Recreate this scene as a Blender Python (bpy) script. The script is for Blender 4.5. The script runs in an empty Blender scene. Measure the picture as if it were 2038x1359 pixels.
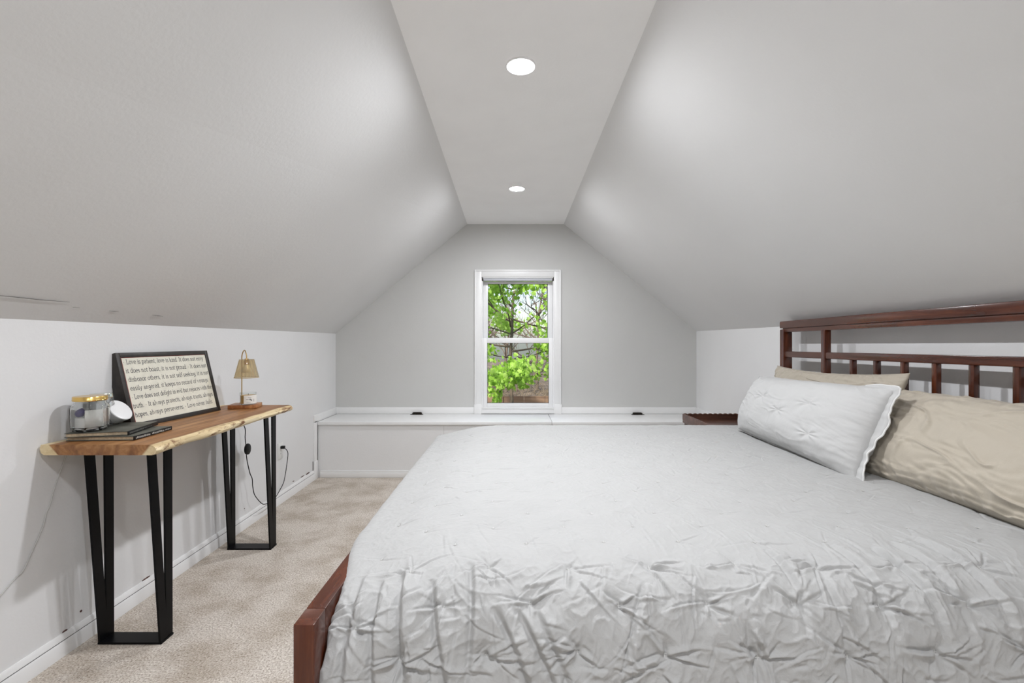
import bpy, bmesh, math, random
import numpy as np
from mathutils import Vector, Matrix

C = bpy.context.scene.collection
F, CX, CY, CAMZ = 940.0, 1019.0, 679.5, 1.145
R = random.Random(7)
PI = math.pi


def P(px, py, d):
    """photo pixel + distance -> world point"""
    return Vector(((px - CX) * d / F, d, CAMZ - (py - CY) * d / F))


# ------------------------------------------------------------------ objects
def mesh_from(bm, name):
    me = bpy.data.meshes.new(name)
    bmesh.ops.recalc_face_normals(bm, faces=bm.faces[:])
    bm.to_mesh(me)
    bm.free()
    return me


def smooth(me, ang=35):
    for p in me.polygons:
        p.use_smooth = True
    try:
        me.set_sharp_from_angle(angle=math.radians(ang))
    except Exception:
        pass


def obj(name, geo, mat, parent=None, ang=35, loc=None):
    me = geo if isinstance(geo, bpy.types.Mesh) else mesh_from(geo, name)
    for m in (mat if isinstance(mat, (list, tuple)) else [mat]):
        me.materials.append(m)
    if ang:
        smooth(me, ang)
    o = bpy.data.objects.new(name, me)
    C.objects.link(o)
    if parent is not None:
        q = parent
        off = Vector((0, 0, 0))
        while q is not None:
            off += q.location
            q = q.parent
        me.transform(Matrix.Translation(-off))
        o.parent = parent
    elif loc is not None:
        me.transform(Matrix.Translation(-Vector(loc)))
        o.location = loc
    return o


def tag(o, label, cat, group=None):
    o['label'] = label
    o['category'] = cat
    if group:
        o['group'] = group
    return o


def thing(name, label, cat, loc, group=None):
    o = bpy.data.objects.new(name, None)
    o.empty_display_size = 0.1
    C.objects.link(o)
    o.location = loc
    return tag(o, label, cat, group)


def struct(name, geo, mat, ang=35):
    o = obj(name, geo, mat, None, ang)
    o['kind'] = 'structure'
    return o


def dup(root, loc):
    r = root.copy()
    C.objects.link(r)
    r.location = loc
    for ch in list(root.children):
        c = ch.copy()
        C.objects.link(c)
        c.parent = r
        for g in list(ch.children):
            d = g.copy()
            C.objects.link(d)
            d.parent = c
    return r


# ------------------------------------------------------------------ geometry
def B():
    return bmesh.new()


def box(bm, x0, x1, y0, y1, z0, z1, bev=0.0, seg=2, M=None):
    m = Matrix.Translation(((x0 + x1) / 2, (y0 + y1) / 2, (z0 + z1) / 2)) @ Matrix.Diagonal((abs(x1 - x0), abs(y1 - y0), abs(z1 - z0), 1))
    r = bmesh.ops.create_cube(bm, size=1, matrix=m)
    vs = r['verts']
    if bev > 0:
        es = list({e for v in vs for e in v.link_edges})
        rr = bmesh.ops.bevel(bm, geom=es, offset=bev, segments=seg, affect='EDGES', profile=0.5)
        vs = list({v for f in rr['faces'] for v in f.verts})
    if M is not None:
        bmesh.ops.transform(bm, matrix=M, verts=vs)
    return bm


def catmull(pts, n=8):
    pts = [Vector(p) for p in pts]
    out = []
    for i in range(len(pts) - 1):
        p0 = pts[max(i - 1, 0)]
        p1, p2 = pts[i], pts[i + 1]
        p3 = pts[min(i + 2, len(pts) - 1)]
        for k in range(n):
            t = k / n
            out.append(0.5 * ((2 * p1) + (-p0 + p2) * t + (2 * p0 - 5 * p1 + 4 * p2 - p3) * t * t + (-p0 + 3 * p1 - 3 * p2 + p3) * t ** 3))
    out.append(pts[-1])
    return out


def tube(bm, pts, r, n=8, closed=False):
    pts = [Vector(p) for p in pts]
    N = len(pts)
    rad = r if isinstance(r, (list, tuple)) else [r] * N
    rings = []
    up = None
    for i in range(N):
        a = pts[i - 1] if (i > 0 or closed) else pts[i]
        b = pts[(i + 1) % N] if (i < N - 1 or closed) else pts[i]
        t = (b - a).normalized()
        if up is None:
            up = Vector((0, 0, 1)) if abs(t.z) < 0.9 else Vector((1, 0, 0))
        x = t.cross(up).normalized()
        up = x.cross(t).normalized()
        rings.append([bm.verts.new(pts[i] + (x * math.cos(2 * PI * k / n) + up * math.sin(2 * PI * k / n)) * rad[i]) for k in range(n)])
    for i in range(N - (0 if closed else 1)):
        a, b = rings[i], rings[(i + 1) % N]
        for k in range(n):
            bm.faces.new((a[k], a[(k + 1) % n], b[(k + 1) % n], b[k]))
    if not closed:
        bm.faces.new(rings[0])
        bm.faces.new(rings[-1][::-1])
    return bm


def lathe(bm, prof, n=48, M=None, fr=None):
    """prof: (radius, z) list; fr(theta) radius factor"""
    rings = []
    for (r, z) in prof:
        if r < 1e-6:
            rings.append([bm.verts.new((0, 0, z))])
        else:
            ring = []
            for k in range(n):
                th = 2 * PI * k / n
                f = fr(th, z) if fr else 1.0
                ring.append(bm.verts.new((r * f * math.cos(th), r * f * math.sin(th), z)))
            rings.append(ring)
    for a, b in zip(rings, rings[1:]):
        if len(a) == 1 and len(b) == 1:
            continue
        for k in range(n):
            k2 = (k + 1) % n
            if len(a) == 1:
                bm.faces.new((a[0], b[k], b[k2]))
            elif len(b) == 1:
                bm.faces.new((a[k], a[k2], b[0]))
            else:
                bm.faces.new((a[k], a[k2], b[k2], b[k]))
    if M is not None:
        bmesh.ops.transform(bm, matrix=M, verts=[v for ring in rings for v in ring])
    return bm


def quadmesh(name, X, Y, Z, wrap=False):
    """grid arrays -> mesh"""
    n, m = X.shape
    co = np.stack([X, Y, Z], -1).reshape(-1, 3).astype(np.float32)
    idx = np.arange(n * m).reshape(n, m)
    a, b, c, d = idx[:-1, :-1], idx[1:, :-1], idx[1:, 1:], idx[:-1, 1:]
    f = np.stack([a, b, c, d], -1).reshape(-1, 4)
    return arrmesh(name, co, f)


def arrmesh(name, co, f):
    me = bpy.data.meshes.new(name)
    me.vertices.add(len(co))
    me.vertices.foreach_set('co', np.ascontiguousarray(co, dtype=np.float32).ravel())
    k = f.shape[1]
    me.loops.add(f.size)
    me.loops.foreach_set('vertex_index', np.ascontiguousarray(f, dtype=np.int32).ravel())
    me.polygons.add(len(f))
    me.polygons.foreach_set('loop_start', np.arange(0, f.size, k, dtype=np.int32))
    me.update(calc_edges=True)
    me.validate()
    return me


def pnoise(x, y, seed=0):
    rs = np.random.RandomState(seed)
    perm = rs.permutation(256)
    ang = rs.rand(256) * 2 * PI
    gx, gy = np.cos(ang), np.sin(ang)
    xi, yi = np.floor(x).astype(int), np.floor(y).astype(int)
    xf, yf = x - xi, y - yi
    u = xf ** 3 * (xf * (xf * 6 - 15) + 10)
    v = yf ** 3 * (yf * (yf * 6 - 15) + 10)

    def g(ix, iy, dx, dy):
        h = perm[(perm[ix & 255] + iy) & 255]
        return gx[h] * dx + gy[h] * dy
    a = g(xi, yi, xf, yf)
    b = g(xi + 1, yi, xf - 1, yf)
    c = g(xi, yi + 1, xf, yf - 1)
    d = g(xi + 1, yi + 1, xf - 1, yf - 1)
    return (a * (1 - u) + b * u) * (1 - v) + (c * (1 - u) + d * u) * v


def sstep(a, b, x):
    t = np.clip((x - a) / (b - a), 0, 1)
    return t * t * (3 - 2 * t)


# ------------------------------------------------------------------ materials
def lin(c):
    return tuple(((v / 255) / 12.92 if v / 255 <= 0.04045 else ((v / 255 + 0.055) / 1.055) ** 2.4) for v in c)


def newmat(name):
    m = bpy.data.materials.new(name)
    m.use_nodes = True
    nt = m.node_tree
    b = nt.nodes['Principled BSDF']
    return m, nt, b


def nd(nt, t, **kw):
    n = nt.nodes.new(t)
    for k, v in kw.items():
        if k in n.inputs:
            n.inputs[k].default_value = v
        else:
            setattr(n, k, v)
    return n


def ramp(nt, stops):
    r = nt.nodes.new('ShaderNodeValToRGB')
    e = r.color_ramp.elements
    e[0].position, e[0].color = stops[0][0], (*stops[0][1], 1)
    e[1].position, e[1].color = stops[-1][0], (*stops[-1][1], 1)
    for p, c in stops[1:-1]:
        q = e.new(p)
        q.color = (*c, 1)
    return r


def coords(nt, scale=(1, 1, 1), rot=(0, 0, 0)):
    tc = nt.nodes.new('ShaderNodeTexCoord')
    mp = nt.nodes.new('ShaderNodeMapping')
    mp.inputs['Scale'].default_value = scale
    mp.inputs['Rotation'].default_value = rot
    nt.links.new(tc.outputs['Object'], mp.inputs['Vector'])
    return mp.outputs['Vector']


def bump(nt, b, height, strength, dist=0.01):
    bp = nd(nt, 'ShaderNodeBump')
    bp.inputs['Strength'].default_value = strength
    bp.inputs['Distance'].default_value = dist
    nt.links.new(height, bp.inputs['Height'])
    nt.links.new(bp.outputs['Normal'], b.inputs['Normal'])
    return bp


def plain(name, col, rough=0.5, metal=0.0, noise=0.0, nscale=8, bmp=0.0, bscale=200, spec=0.5):
    m, nt, b = newmat(name)
    b.inputs['Roughness'].default_value = rough
    b.inputs['Metallic'].default_value = metal
    b.inputs['Specular IOR Level'].default_value = spec
    v = coords(nt)
    n = nd(nt, 'ShaderNodeTexNoise', Scale=nscale, Detail=4.0)
    nt.links.new(v, n.inputs['Vector'])
    lo = tuple(max(0, c * (1 - noise)) for c in col)
    hi = tuple(min(1, c * (1 + noise)) for c in col)
    r = ramp(nt, [(0.3, lo), (0.7, hi)])
    nt.links.new(n.outputs['Fac'], r.inputs['Fac'])
    nt.links.new(r.outputs['Color'], b.inputs['Base Color'])
    if bmp > 0:
        n2 = nd(nt, 'ShaderNodeTexNoise', Scale=bscale, Detail=3.0)
        nt.links.new(v, n2.inputs['Vector'])
        bump(nt, b, n2.outputs['Fac'], bmp, 0.002)
    return m


M = {}
M['wall'] = plain('wall_paint', (0.74, 0.74, 0.74), 0.6, noise=0.012, nscale=3, bmp=0.25, bscale=90, spec=0.3)
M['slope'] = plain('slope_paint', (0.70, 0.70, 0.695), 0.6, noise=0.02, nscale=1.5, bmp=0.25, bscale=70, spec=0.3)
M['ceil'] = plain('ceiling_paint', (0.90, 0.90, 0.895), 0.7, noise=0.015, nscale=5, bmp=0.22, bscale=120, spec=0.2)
M['trim'] = plain('trim_paint', (0.80, 0.80, 0.795), 0.35, noise=0.01)
M['vinyl'] = plain('window_vinyl', (0.82, 0.82, 0.82), 0.3, noise=0.01)
M['seam'] = plain('dark_slot', (0.03, 0.03, 0.03), 0.8)  # near-black of the outlet slots
M['black_metal'] = plain('black_powder_coat', (0.004, 0.004, 0.0045), 0.3, noise=0.15, nscale=60, spec=0.1)
M['black_plastic'] = plain('black_plastic', (0.006, 0.006, 0.006), 0.45, spec=0.3)
M['hinge'] = plain('hinge_bronze', (0.03, 0.025, 0.02), 0.4, metal=0.8)
M['white_cord'] = plain('white_cord', (0.5, 0.5, 0.485), 0.5)
M['outlet'] = plain('outlet_plastic', (0.75, 0.75, 0.73), 0.35)
M['brass'] = plain('lamp_brass', (0.60, 0.42, 0.18), 0.28, metal=1.0)
M['goldlid'] = plain('gold_lid', (0.75, 0.50, 0.16), 0.22, metal=1.0)
M['silverlid'] = plain('silver_lid', (0.75, 0.75, 0.66), 0.2, metal=1.0)
M['white_cer'] = plain('white_glaze', (0.80, 0.80, 0.80), 0.25)
M['paper'] = plain('label_paper', (0.78, 0.77, 0.73), 0.6)
M['pages'] = plain('page_edges', (0.45, 0.37, 0.26), 0.8, noise=0.2, nscale=120)
M['cover'] = plain('book_cover', (0.075, 0.075, 0.06), 0.5, noise=0.45, nscale=14)
M['spine_text'] = plain('spine_print', (0.55, 0.55, 0.52), 0.6)
M['spine_dim'] = plain('spine_print_dim', (0.16, 0.16, 0.145), 0.6)
M['purple'] = plain('purple_plastic', (0.025, 0.012, 0.14), 0.3)
M['jarfill'] = plain('white_wax', (0.78, 0.78, 0.76), 0.5)
M['wax'] = plain('cream_wax', (0.50, 0.31, 0.10), 0.45)
M['signframe'] = plain('sign_frame', (0.020, 0.015, 0.012), 0.45, noise=0.4, nscale=40)
M['signpanel'] = plain('sign_panel', (0.72, 0.70, 0.60), 0.7, noise=0.05, nscale=30)
M['signred'] = plain('sign_red_edge', (0.22, 0.05, 0.04), 0.6, noise=0.4, nscale=60)
M['ink'] = plain('sign_ink', (0.15, 0.15, 0.15), 0.8, noise=0.6, nscale=150)
M['thread'] = plain('tuft_thread', (0.56, 0.56, 0.54), 0.7)
M['tan_tag'] = plain('dark_mark', (0.04, 0.03, 0.025), 0.8)


def fabric(name, col, weave=900, bmp=0.15, wr=0.25):
    m, nt, b = newmat(name)
    b.inputs['Roughness'].default_value = 0.85
    b.inputs['Specular IOR Level'].default_value = 0.15
    b.inputs['Sheen Weight'].default_value = 0.15
    v = coords(nt)
    n = nd(nt, 'ShaderNodeTexNoise', Scale=6.0, Detail=3.0)
    nt.links.new(v, n.inputs['Vector'])
    r = ramp(nt, [(0.3, tuple(c * 0.97 for c in col)), (0.7, col)])
    nt.links.new(n.outputs['Fac'], r.inputs['Fac'])
    nt.links.new(r.outputs['Color'], b.inputs['Base Color'])
    n2 = nd(nt, 'ShaderNodeTexNoise', Scale=55.0, Detail=5.0, Roughness=0.6, Distortion=0.6)
    nt.links.new(v, n2.inputs['Vector'])
    bump(nt, b, n2.outputs['Fac'], wr, 0.006)
    return m


M['quilt'] = fabric('quilt_cotton', (0.405, 0.405, 0.40), wr=0.32)
M['sham'] = fabric('sham_cotton', (0.52, 0.52, 0.515), wr=0.15)
M['beige'] = fabric('beige_satin', (0.44, 0.395, 0.325), wr=0.18)
M['beige'].node_tree.nodes['Principled BSDF'].inputs['Roughness'].default_value = 0.5
M['piping'] = fabric('sham_piping', (0.70, 0.70, 0.69), wr=0.1)


def carpet():
    m, nt, b = newmat('carpet_pile')
    b.inputs['Roughness'].default_value = 1.0
    b.inputs['Specular IOR Level'].default_value = 0.05
    v = coords(nt)
    n1 = nd(nt, 'ShaderNodeTexNoise', Scale=150.0, Detail=3.0, Roughness=0.7)
    n2 = nd(nt, 'ShaderNodeTexNoise', Scale=5.0, Detail=5.0, Roughness=0.65)
    n3 = nd(nt, 'ShaderNodeTexNoise', Scale=45.0, Detail=3.0)
    for n in (n1, n2, n3):
        nt.links.new(v, n.inputs['Vector'])
    r1 = ramp(nt, [(0.30, (0.22, 0.18, 0.145)), (0.44, (0.52, 0.462, 0.40)), (0.58, (0.70, 0.645, 0.58)), (0.70, (0.86, 0.81, 0.745))])
    nt.links.new(n1.outputs['Fac'], r1.inputs['Fac'])
    r2 = ramp(nt, [(0.38, (0.76, 0.73, 0.69)), (0.58, (1, 1, 1))])
    nt.links.new(n2.outputs['Fac'], r2.inputs['Fac'])
    mx = nd(nt, 'ShaderNodeMix', data_type='RGBA', blend_type='MULTIPLY')
    mx.inputs[0].default_value = 1.0
    nt.links.new(r1.outputs['Color'], mx.inputs[6])
    nt.links.new(r2.outputs['Color'], mx.inputs[7])
    nt.links.new(mx.outputs[2], b.inputs['Base Color'])
    ad = nd(nt, 'ShaderNodeMath', operation='ADD')
    nt.links.new(n1.outputs['Fac'], ad.inputs[0])
    nt.links.new(n3.outputs['Fac'], ad.inputs[1])
    bump(nt, b, ad.outputs[0], 0.55, 0.010)
    return m


M['carpet'] = carpet()


def wood(name, dark, mid, light, axis='Y', rough=0.3, scale=1.0, coat=0.0):
    m, nt, b = newmat(name)
    b.inputs['Roughness'].default_value = rough
    b.inputs['Coat Weight'].default_value = coat
    b.inputs['Coat Roughness'].default_value = 0.15
    s = {'X': (1.2, 14, 14), 'Y': (14, 1.2, 14), 'Z': (14, 14, 1.2)}[axis]
    v = coords(nt, tuple(c * scale for c in s))
    n = nd(nt, 'ShaderNodeTexNoise', Scale=2.2, Detail=7.0, Roughness=0.62, Distortion=0.5)
    nt.links.new(v, n.inputs['Vector'])
    r = ramp(nt, [(0.28, dark), (0.5, mid), (0.72, light)])
    nt.links.new(n.outputs['Fac'], r.inputs['Fac'])
    nt.links.new(r.outputs['Color'], b.inputs['Base Color'])
    bump(nt, b, n.outputs['Fac'], 0.08, 0.003)
    return m


CH = ((0.030, 0.006, 0.002), (0.068, 0.0150, 0.005), (0.125, 0.031, 0.010))
M['cherryY'] = wood('cherry_stain_along', *CH, axis='Y', rough=0.25, coat=0.3)
M['cherryZ'] = wood('cherry_stain_upright', *CH, axis='Z', rough=0.25, coat=0.3)
M['walnut'] = wood('bedside_wood', (0.03, 0.012, 0.008), (0.085, 0.035, 0.022), (0.17, 0.075, 0.045), axis='X', rough=0.3)
M['lampwood'] = wood('lamp_base_wood', (0.20, 0.065, 0.02), (0.32, 0.12, 0.04), (0.52, 0.26, 0.10), axis='Y', rough=0.35)


def slabwood():
    m, nt, b = newmat('live_edge_slab')
    b.inputs['Roughness'].default_value = 0.42
    L = nt.links.new
    v = coords(nt, (16, 1.3, 16))
    n = nd(nt, 'ShaderNodeTexNoise', Scale=1.7, Detail=7.0, Roughness=0.6, Distortion=0.8)
    L(v, n.inputs['Vector'])
    heart = ramp(nt, [(0.25, (0.14, 0.052, 0.014)), (0.5, (0.30, 0.132, 0.042)), (0.75, (0.46, 0.245, 0.10))])
    L(n.outputs['Fac'], heart.inputs['Fac'])
    sap = ramp(nt, [(0.28, (0.46, 0.32, 0.15)), (0.5, (0.70, 0.56, 0.33)), (0.8, (0.80, 0.70, 0.48))])
    L(n.outputs['Fac'], sap.inputs['Fac'])
    # sapwood bands along both long edges of the slab (object X is across it)
    tc = nd(nt, 'ShaderNodeTexCoord')
    sx = nd(nt, 'ShaderNodeSeparateXYZ')
    L(tc.outputs['Object'], sx.inputs[0])
    wv = nd(nt, 'ShaderNodeTexNoise', Scale=3.0, Detail=2.0)
    L(tc.outputs['Object'], wv.inputs['Vector'])
    # slant with height so that the end face shows slanted sapwood
    ma = nd(nt, 'ShaderNodeMath', operation='MULTIPLY_ADD')
    L(sx.outputs['Z'], ma.inputs[0]); ma.inputs[1].default_value = -0.9
    L(sx.outputs['X'], ma.inputs[2])
    mb = nd(nt, 'ShaderNodeMath', operation='MULTIPLY_ADD')
    L(wv.outputs['Fac'], mb.inputs[0]); mb.inputs[1].default_value = 0.05
    L(ma.outputs[0], mb.inputs[2])
    front = nd(nt, 'ShaderNodeMapRange')
    front.inputs['From Min'].default_value = 0.190
    front.inputs['From Max'].default_value = 0.200
    L(mb.outputs[0], front.inputs['Value'])
    mc = nd(nt, 'ShaderNodeMath', operation='MULTIPLY_ADD')
    L(sx.outputs['Z'], mc.inputs[0]); mc.inputs[1].default_value = 0.9
    L(sx.outputs['X'], mc.inputs[2])
    back = nd(nt, 'ShaderNodeMapRange')
    back.inputs['From Min'].default_value = -0.145
    back.inputs['From Max'].default_value = -0.152
    L(mc.outputs[0], back.inputs['Value'])
    mxf = nd(nt, 'ShaderNodeMath', operation='MAXIMUM')
    L(front.outputs[0], mxf.inputs[0]); L(back.outputs[0], mxf.inputs[1])
    mix = nd(nt, 'ShaderNodeMix', data_type='RGBA')
    L(mxf.outputs[0], mix.inputs[0]); L(heart.outputs['Color'], mix.inputs[6]); L(sap.outputs['Color'], mix.inputs[7])
    # growth rings, seen on the end grain
    wr = nd(nt, 'ShaderNodeTexWave', wave_type='RINGS', rings_direction='Y', Scale=6.0, Distortion=1.0, Detail=2.0)
    wr.inputs['Detail Scale'].default_value = 1.5
    mp = nd(nt, 'ShaderNodeMapping')
    mp.inputs['Location'].default_value = (0.03, 0, -0.022)
    mp.inputs['Scale'].default_value = (1, 0.12, 1)
    L(tc.outputs['Object'], mp.inputs['Vector']); L(mp.outputs[0], wr.inputs['Vector'])
    rr = ramp(nt, [(0.0, (0.62, 0.55, 0.5)), (0.35, (1, 1, 1)), (1.0, (1, 1, 1))])
    L(wr.outputs['Fac'], rr.inputs['Fac'])
    m2 = nd(nt, 'ShaderNodeMix', data_type='RGBA', blend_type='MULTIPLY')
    inv = nd(nt, 'ShaderNodeMath', operation='SUBTRACT')
    inv.inputs[0].default_value = 0.75
    L(mxf.outputs[0], inv.inputs[1])
    L(inv.outputs[0], m2.inputs[0]); L(mix.outputs[2], m2.inputs[6]); L(rr.outputs['Color'], m2.inputs[7])
    # brown bark stains and knots on the front live edge only
    bk = nd(nt, 'ShaderNodeTexNoise', Scale=1.0, Detail=6.0, Roughness=0.7, Distortion=1.2)
    vb = coords(nt, (9, 6.5, 22))
    L(vb, bk.inputs['Vector'])
    br = ramp(nt, [(0.535, (0, 0, 0)), (0.62, (1, 1, 1))])
    L(bk.outputs['Fac'], br.inputs['Fac'])
    fr = nd(nt, 'ShaderNodeMapRange')
    fr.inputs['From Min'].default_value = 0.186
    fr.inputs['From Max'].default_value = 0.196
    L(sx.outputs['X'], fr.inputs['Value'])
    mm = nd(nt, 'ShaderNodeMath', operation='MULTIPLY')
    L(br.outputs['Color'], mm.inputs[0]); L(fr.outputs[0], mm.inputs[1])
    m3 = nd(nt, 'ShaderNodeMix', data_type='RGBA')
    m3.inputs[7].default_value = (0.19, 0.075, 0.022, 1)
    L(mm.outputs[0], m3.inputs[0]); L(m2.outputs[2], m3.inputs[6])
    L(m3.outputs[2], b.inputs['Base Color'])
    bump(nt, b, n.outputs['Fac'], 0.12, 0.004)
    return m


M['slab'] = slabwood()


def thin_glass(name, tint=(1, 1, 1), refl=0.04):
    m, nt, b = newmat(name)
    nt.nodes.remove(b)
    out = nt.nodes['Material Output']
    t = nd(nt, 'ShaderNodeBsdfTransparent')
    t.inputs[0].default_value = (*tint, 1)
    g = nd(nt, 'ShaderNodeBsdfGlossy')
    g.inputs['Roughness'].default_value = 0.02
    lw = nd(nt, 'ShaderNodeLayerWeight')
    lw.inputs['Blend'].default_value = 0.5
    pw = nd(nt, 'ShaderNodeMath', operation='POWER')
    pw.inputs[1].default_value = 3.5
    nt.links.new(lw.outputs['Facing'], pw.inputs[0])
    fa = nd(nt, 'ShaderNodeMath', operation='MULTIPLY_ADD')
    fa.inputs[1].default_value = 0.75
    fa.inputs[2].default_value = refl
    nt.links.new(pw.outputs[0], fa.inputs[0])
    mx = nd(nt, 'ShaderNodeMixShader')
    nt.links.new(fa.outputs[0], mx.inputs[0])
    nt.links.new(t.outputs[0], mx.inputs[1])
    nt.links.new(g.outputs[0], mx.inputs[2])
    nt.links.new(mx.outputs[0], out.inputs['Surface'])
    return m


M['pane'] = thin_glass('window_glass', (0.97, 0.98, 0.975), 0.008)


def real_glass(name, col=(1, 1, 1), rough=0.0, ior=1.45):
    m, nt, b = newmat(name)
    b.inputs['Transmission Weight'].default_value = 1.0
    b.inputs['Roughness'].default_value = rough
    b.inputs['IOR'].default_value = ior
    b.inputs['Base Color'].default_value = (*col, 1)
    return m


M['glass'] = real_glass('jar_glass', (0.97, 0.98, 0.975))
M['amber'] = thin_glass('amber_shade_glass', (0.95, 0.88, 0.72), 0.16)


def emit(name, col, s):
    m, nt, b = newmat(name)
    b.inputs['Base Color'].default_value = (0.9, 0.9, 0.9, 1)
    b.inputs['Emission Color'].default_value = (*col, 1)
    b.inputs['Emission Strength'].default_value = s
    return m


LAMP = 330.0
M['led'] = emit('led_lens', (0.97, 0.988, 1.03), LAMP * 1.12)


def leafmat():
    m, nt, b = newmat('spring_leaf')
    b.inputs['Roughness'].default_value = 0.55
    v = coords(nt)
    n = nd(nt, 'ShaderNodeTexNoise', Scale=5.5, Detail=3.0)
    nt.links.new(v, n.inputs['Vector'])
    r = ramp(nt, [(0.3, (0.19, 0.38, 0.03)), (0.5, (0.38, 0.62, 0.08)), (0.72, (0.62, 0.82, 0.24))])
    nt.links.new(n.outputs['Fac'], r.inputs['Fac'])
    nt.links.new(r.outputs['Color'], b.inputs['Base Color'])
    t = nd(nt, 'ShaderNodeBsdfTranslucent')
    nt.links.new(r.outputs['Color'], t.inputs[0])
    mx = nd(nt, 'ShaderNodeMixShader')
    mx.inputs[0].default_value = 0.45
    nt.links.new(b.outputs[0], mx.inputs[1])
    nt.links.new(t.outputs[0], mx.inputs[2])
    nt.links.new(mx.outputs[0], nt.nodes['Material Output'].inputs['Surface'])
    return m


M['leaf'] = leafmat()
M['bark'] = plain('bark', (0.10, 0.075, 0.055), 0.9, noise=0.4, nscale=12, bmp=0.6, bscale=30)
M['twig'] = plain('bare_twig', (0.13, 0.095, 0.07), 0.9, noise=0.3, nscale=5)
M['earth'] = plain('dry_earth', (0.11, 0.082, 0.058), 1.0, noise=0.6, nscale=3.5, bmp=0.8, bscale=12)
M['fencewood'] = wood('fence_wood', (0.09, 0.05, 0.03), (0.17, 0.10, 0.06), (0.25, 0.16, 0.10), axis='X', rough=0.8, scale=0.5)
M['brush'] = plain('dry_brush', (0.17, 0.13, 0.085), 0.95, noise=0.4, nscale=4)

# ================================================================== ROOM
XL, XR, YB, YF = -1.643, 1.718, 4.40, -2.50
ZL, ZR, ZC = 1.219, 1.240, 2.238


def cl(y):  # ceiling edges, slightly out of parallel as in the old attic
    return -0.389 - 0.0276 * (y - 1.512) / 2.888


def cr(y):
    return 0.463 + 0.019 * (y - 1.512) / 2.888


def slab(corners, t, away):
    """planar quad with thickness t pushed along 'away' """
    bm = B()
    a = [bm.verts.new(c) for c in corners]
    b = [bm.verts.new(Vector(c) + Vector(away) * t) for c in corners]
    bm.faces.new(a)
    bm.faces.new(b[::-1])
    for i in range(4):
        j = (i + 1) % 4
        bm.faces.new((a[i], a[j], b[j], b[i]))
    return bm


struct('floor', box(B(), XL - 0.1, XR + 0.1, YF - 0.1, YB + 0.1, -0.12, 0.0), M['carpet'], 0)
struct('wall_left', box(B(), XL - 0.1, XL, YF - 0.1, YB + 0.1, 0, ZL), M['wall'], 0)
struct('wall_right', box(B(), XR, XR + 0.1, YF - 0.1, YB + 0.1, 0, ZR), M['wall'], 0)
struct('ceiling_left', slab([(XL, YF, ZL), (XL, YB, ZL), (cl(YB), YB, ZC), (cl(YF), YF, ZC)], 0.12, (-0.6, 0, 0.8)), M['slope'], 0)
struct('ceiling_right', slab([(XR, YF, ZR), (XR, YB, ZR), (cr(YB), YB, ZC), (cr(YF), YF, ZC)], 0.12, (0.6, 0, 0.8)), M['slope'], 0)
def on_slope(px, py):
    a, b_, m_ = (px - CX) / F, (py - CY) / F, (ZC - ZL) / (cl(1.5) - XL)
    d = (CAMZ - ZL + m_ * XL) / (m_ * a + b_)
    return Vector((a * d, d, CAMZ - b_ * d))


bm = B()
for pts_ in (((-20, 586), (30, 590.5), (80, 596), (138, 600.5)), ((145, 611), (158, 612)), ((217, 618.5), (226, 619), (236, 619.5)), ((303, 626.5), (314, 628), (324, 629))):
    L_ = [on_slope(*q) + Vector((.001, 0, -.001)) for q in pts_]
    tube(bm, L_, [.0006] + [.0013] * (len(L_) - 2) + [.0005], 5)
obj('crack', bm, plain('paint_crack', (0.16, 0.15, 0.14), .9), bpy.data.objects['ceiling_left'])
# flat ceiling with round openings for the recessed lights
LX = 0.035
LYS = (1.874, 3.375, 0.374, -1.126)  # last position is a light added for fill, out of view
RH = 0.050
bm = B()
vs_out = [bm.verts.new(c) for c in ((cl(YF), YF, ZC), (cr(YF), YF, ZC), (cr(YB), YB, ZC), (cl(YB), YB, ZC))]
eds = [bm.edges.new((vs_out[i], vs_out[(i + 1) % 4])) for i in range(4)]
for y in LYS:
    ring = [bm.verts.new((LX + RH * math.cos(2 * PI * k / 40), y + RH * math.sin(2 * PI * k / 40), ZC)) for k in range(40)]
    eds += [bm.edges.new((ring[k], ring[(k + 1) % 40])) for k in range(40)]
bmesh.ops.triangle_fill(bm, edges=eds, use_beauty=True)
for f in list(bm.faces):  # drop anything filled inside the holes
    c = f.calc_center_median()
    if any((c.x - LX) ** 2 + (c.y - y) ** 2 < (RH * 0.98) ** 2 for y in LYS):
        bm.faces.remove(f)
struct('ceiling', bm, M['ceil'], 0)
# attic cover above the ceiling keeps daylight out of the fixtures
struct('ceiling_deck', box(B(), -0.75, 0.8, YF - 0.1, YB + 0.1, ZC + 0.12, ZC + 0.16), M['ceil'], 0)

# gable wall with window opening
WX0, WX1, WZ0, WZ1 = -0.282, 0.386, 0.50, 1.745


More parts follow.
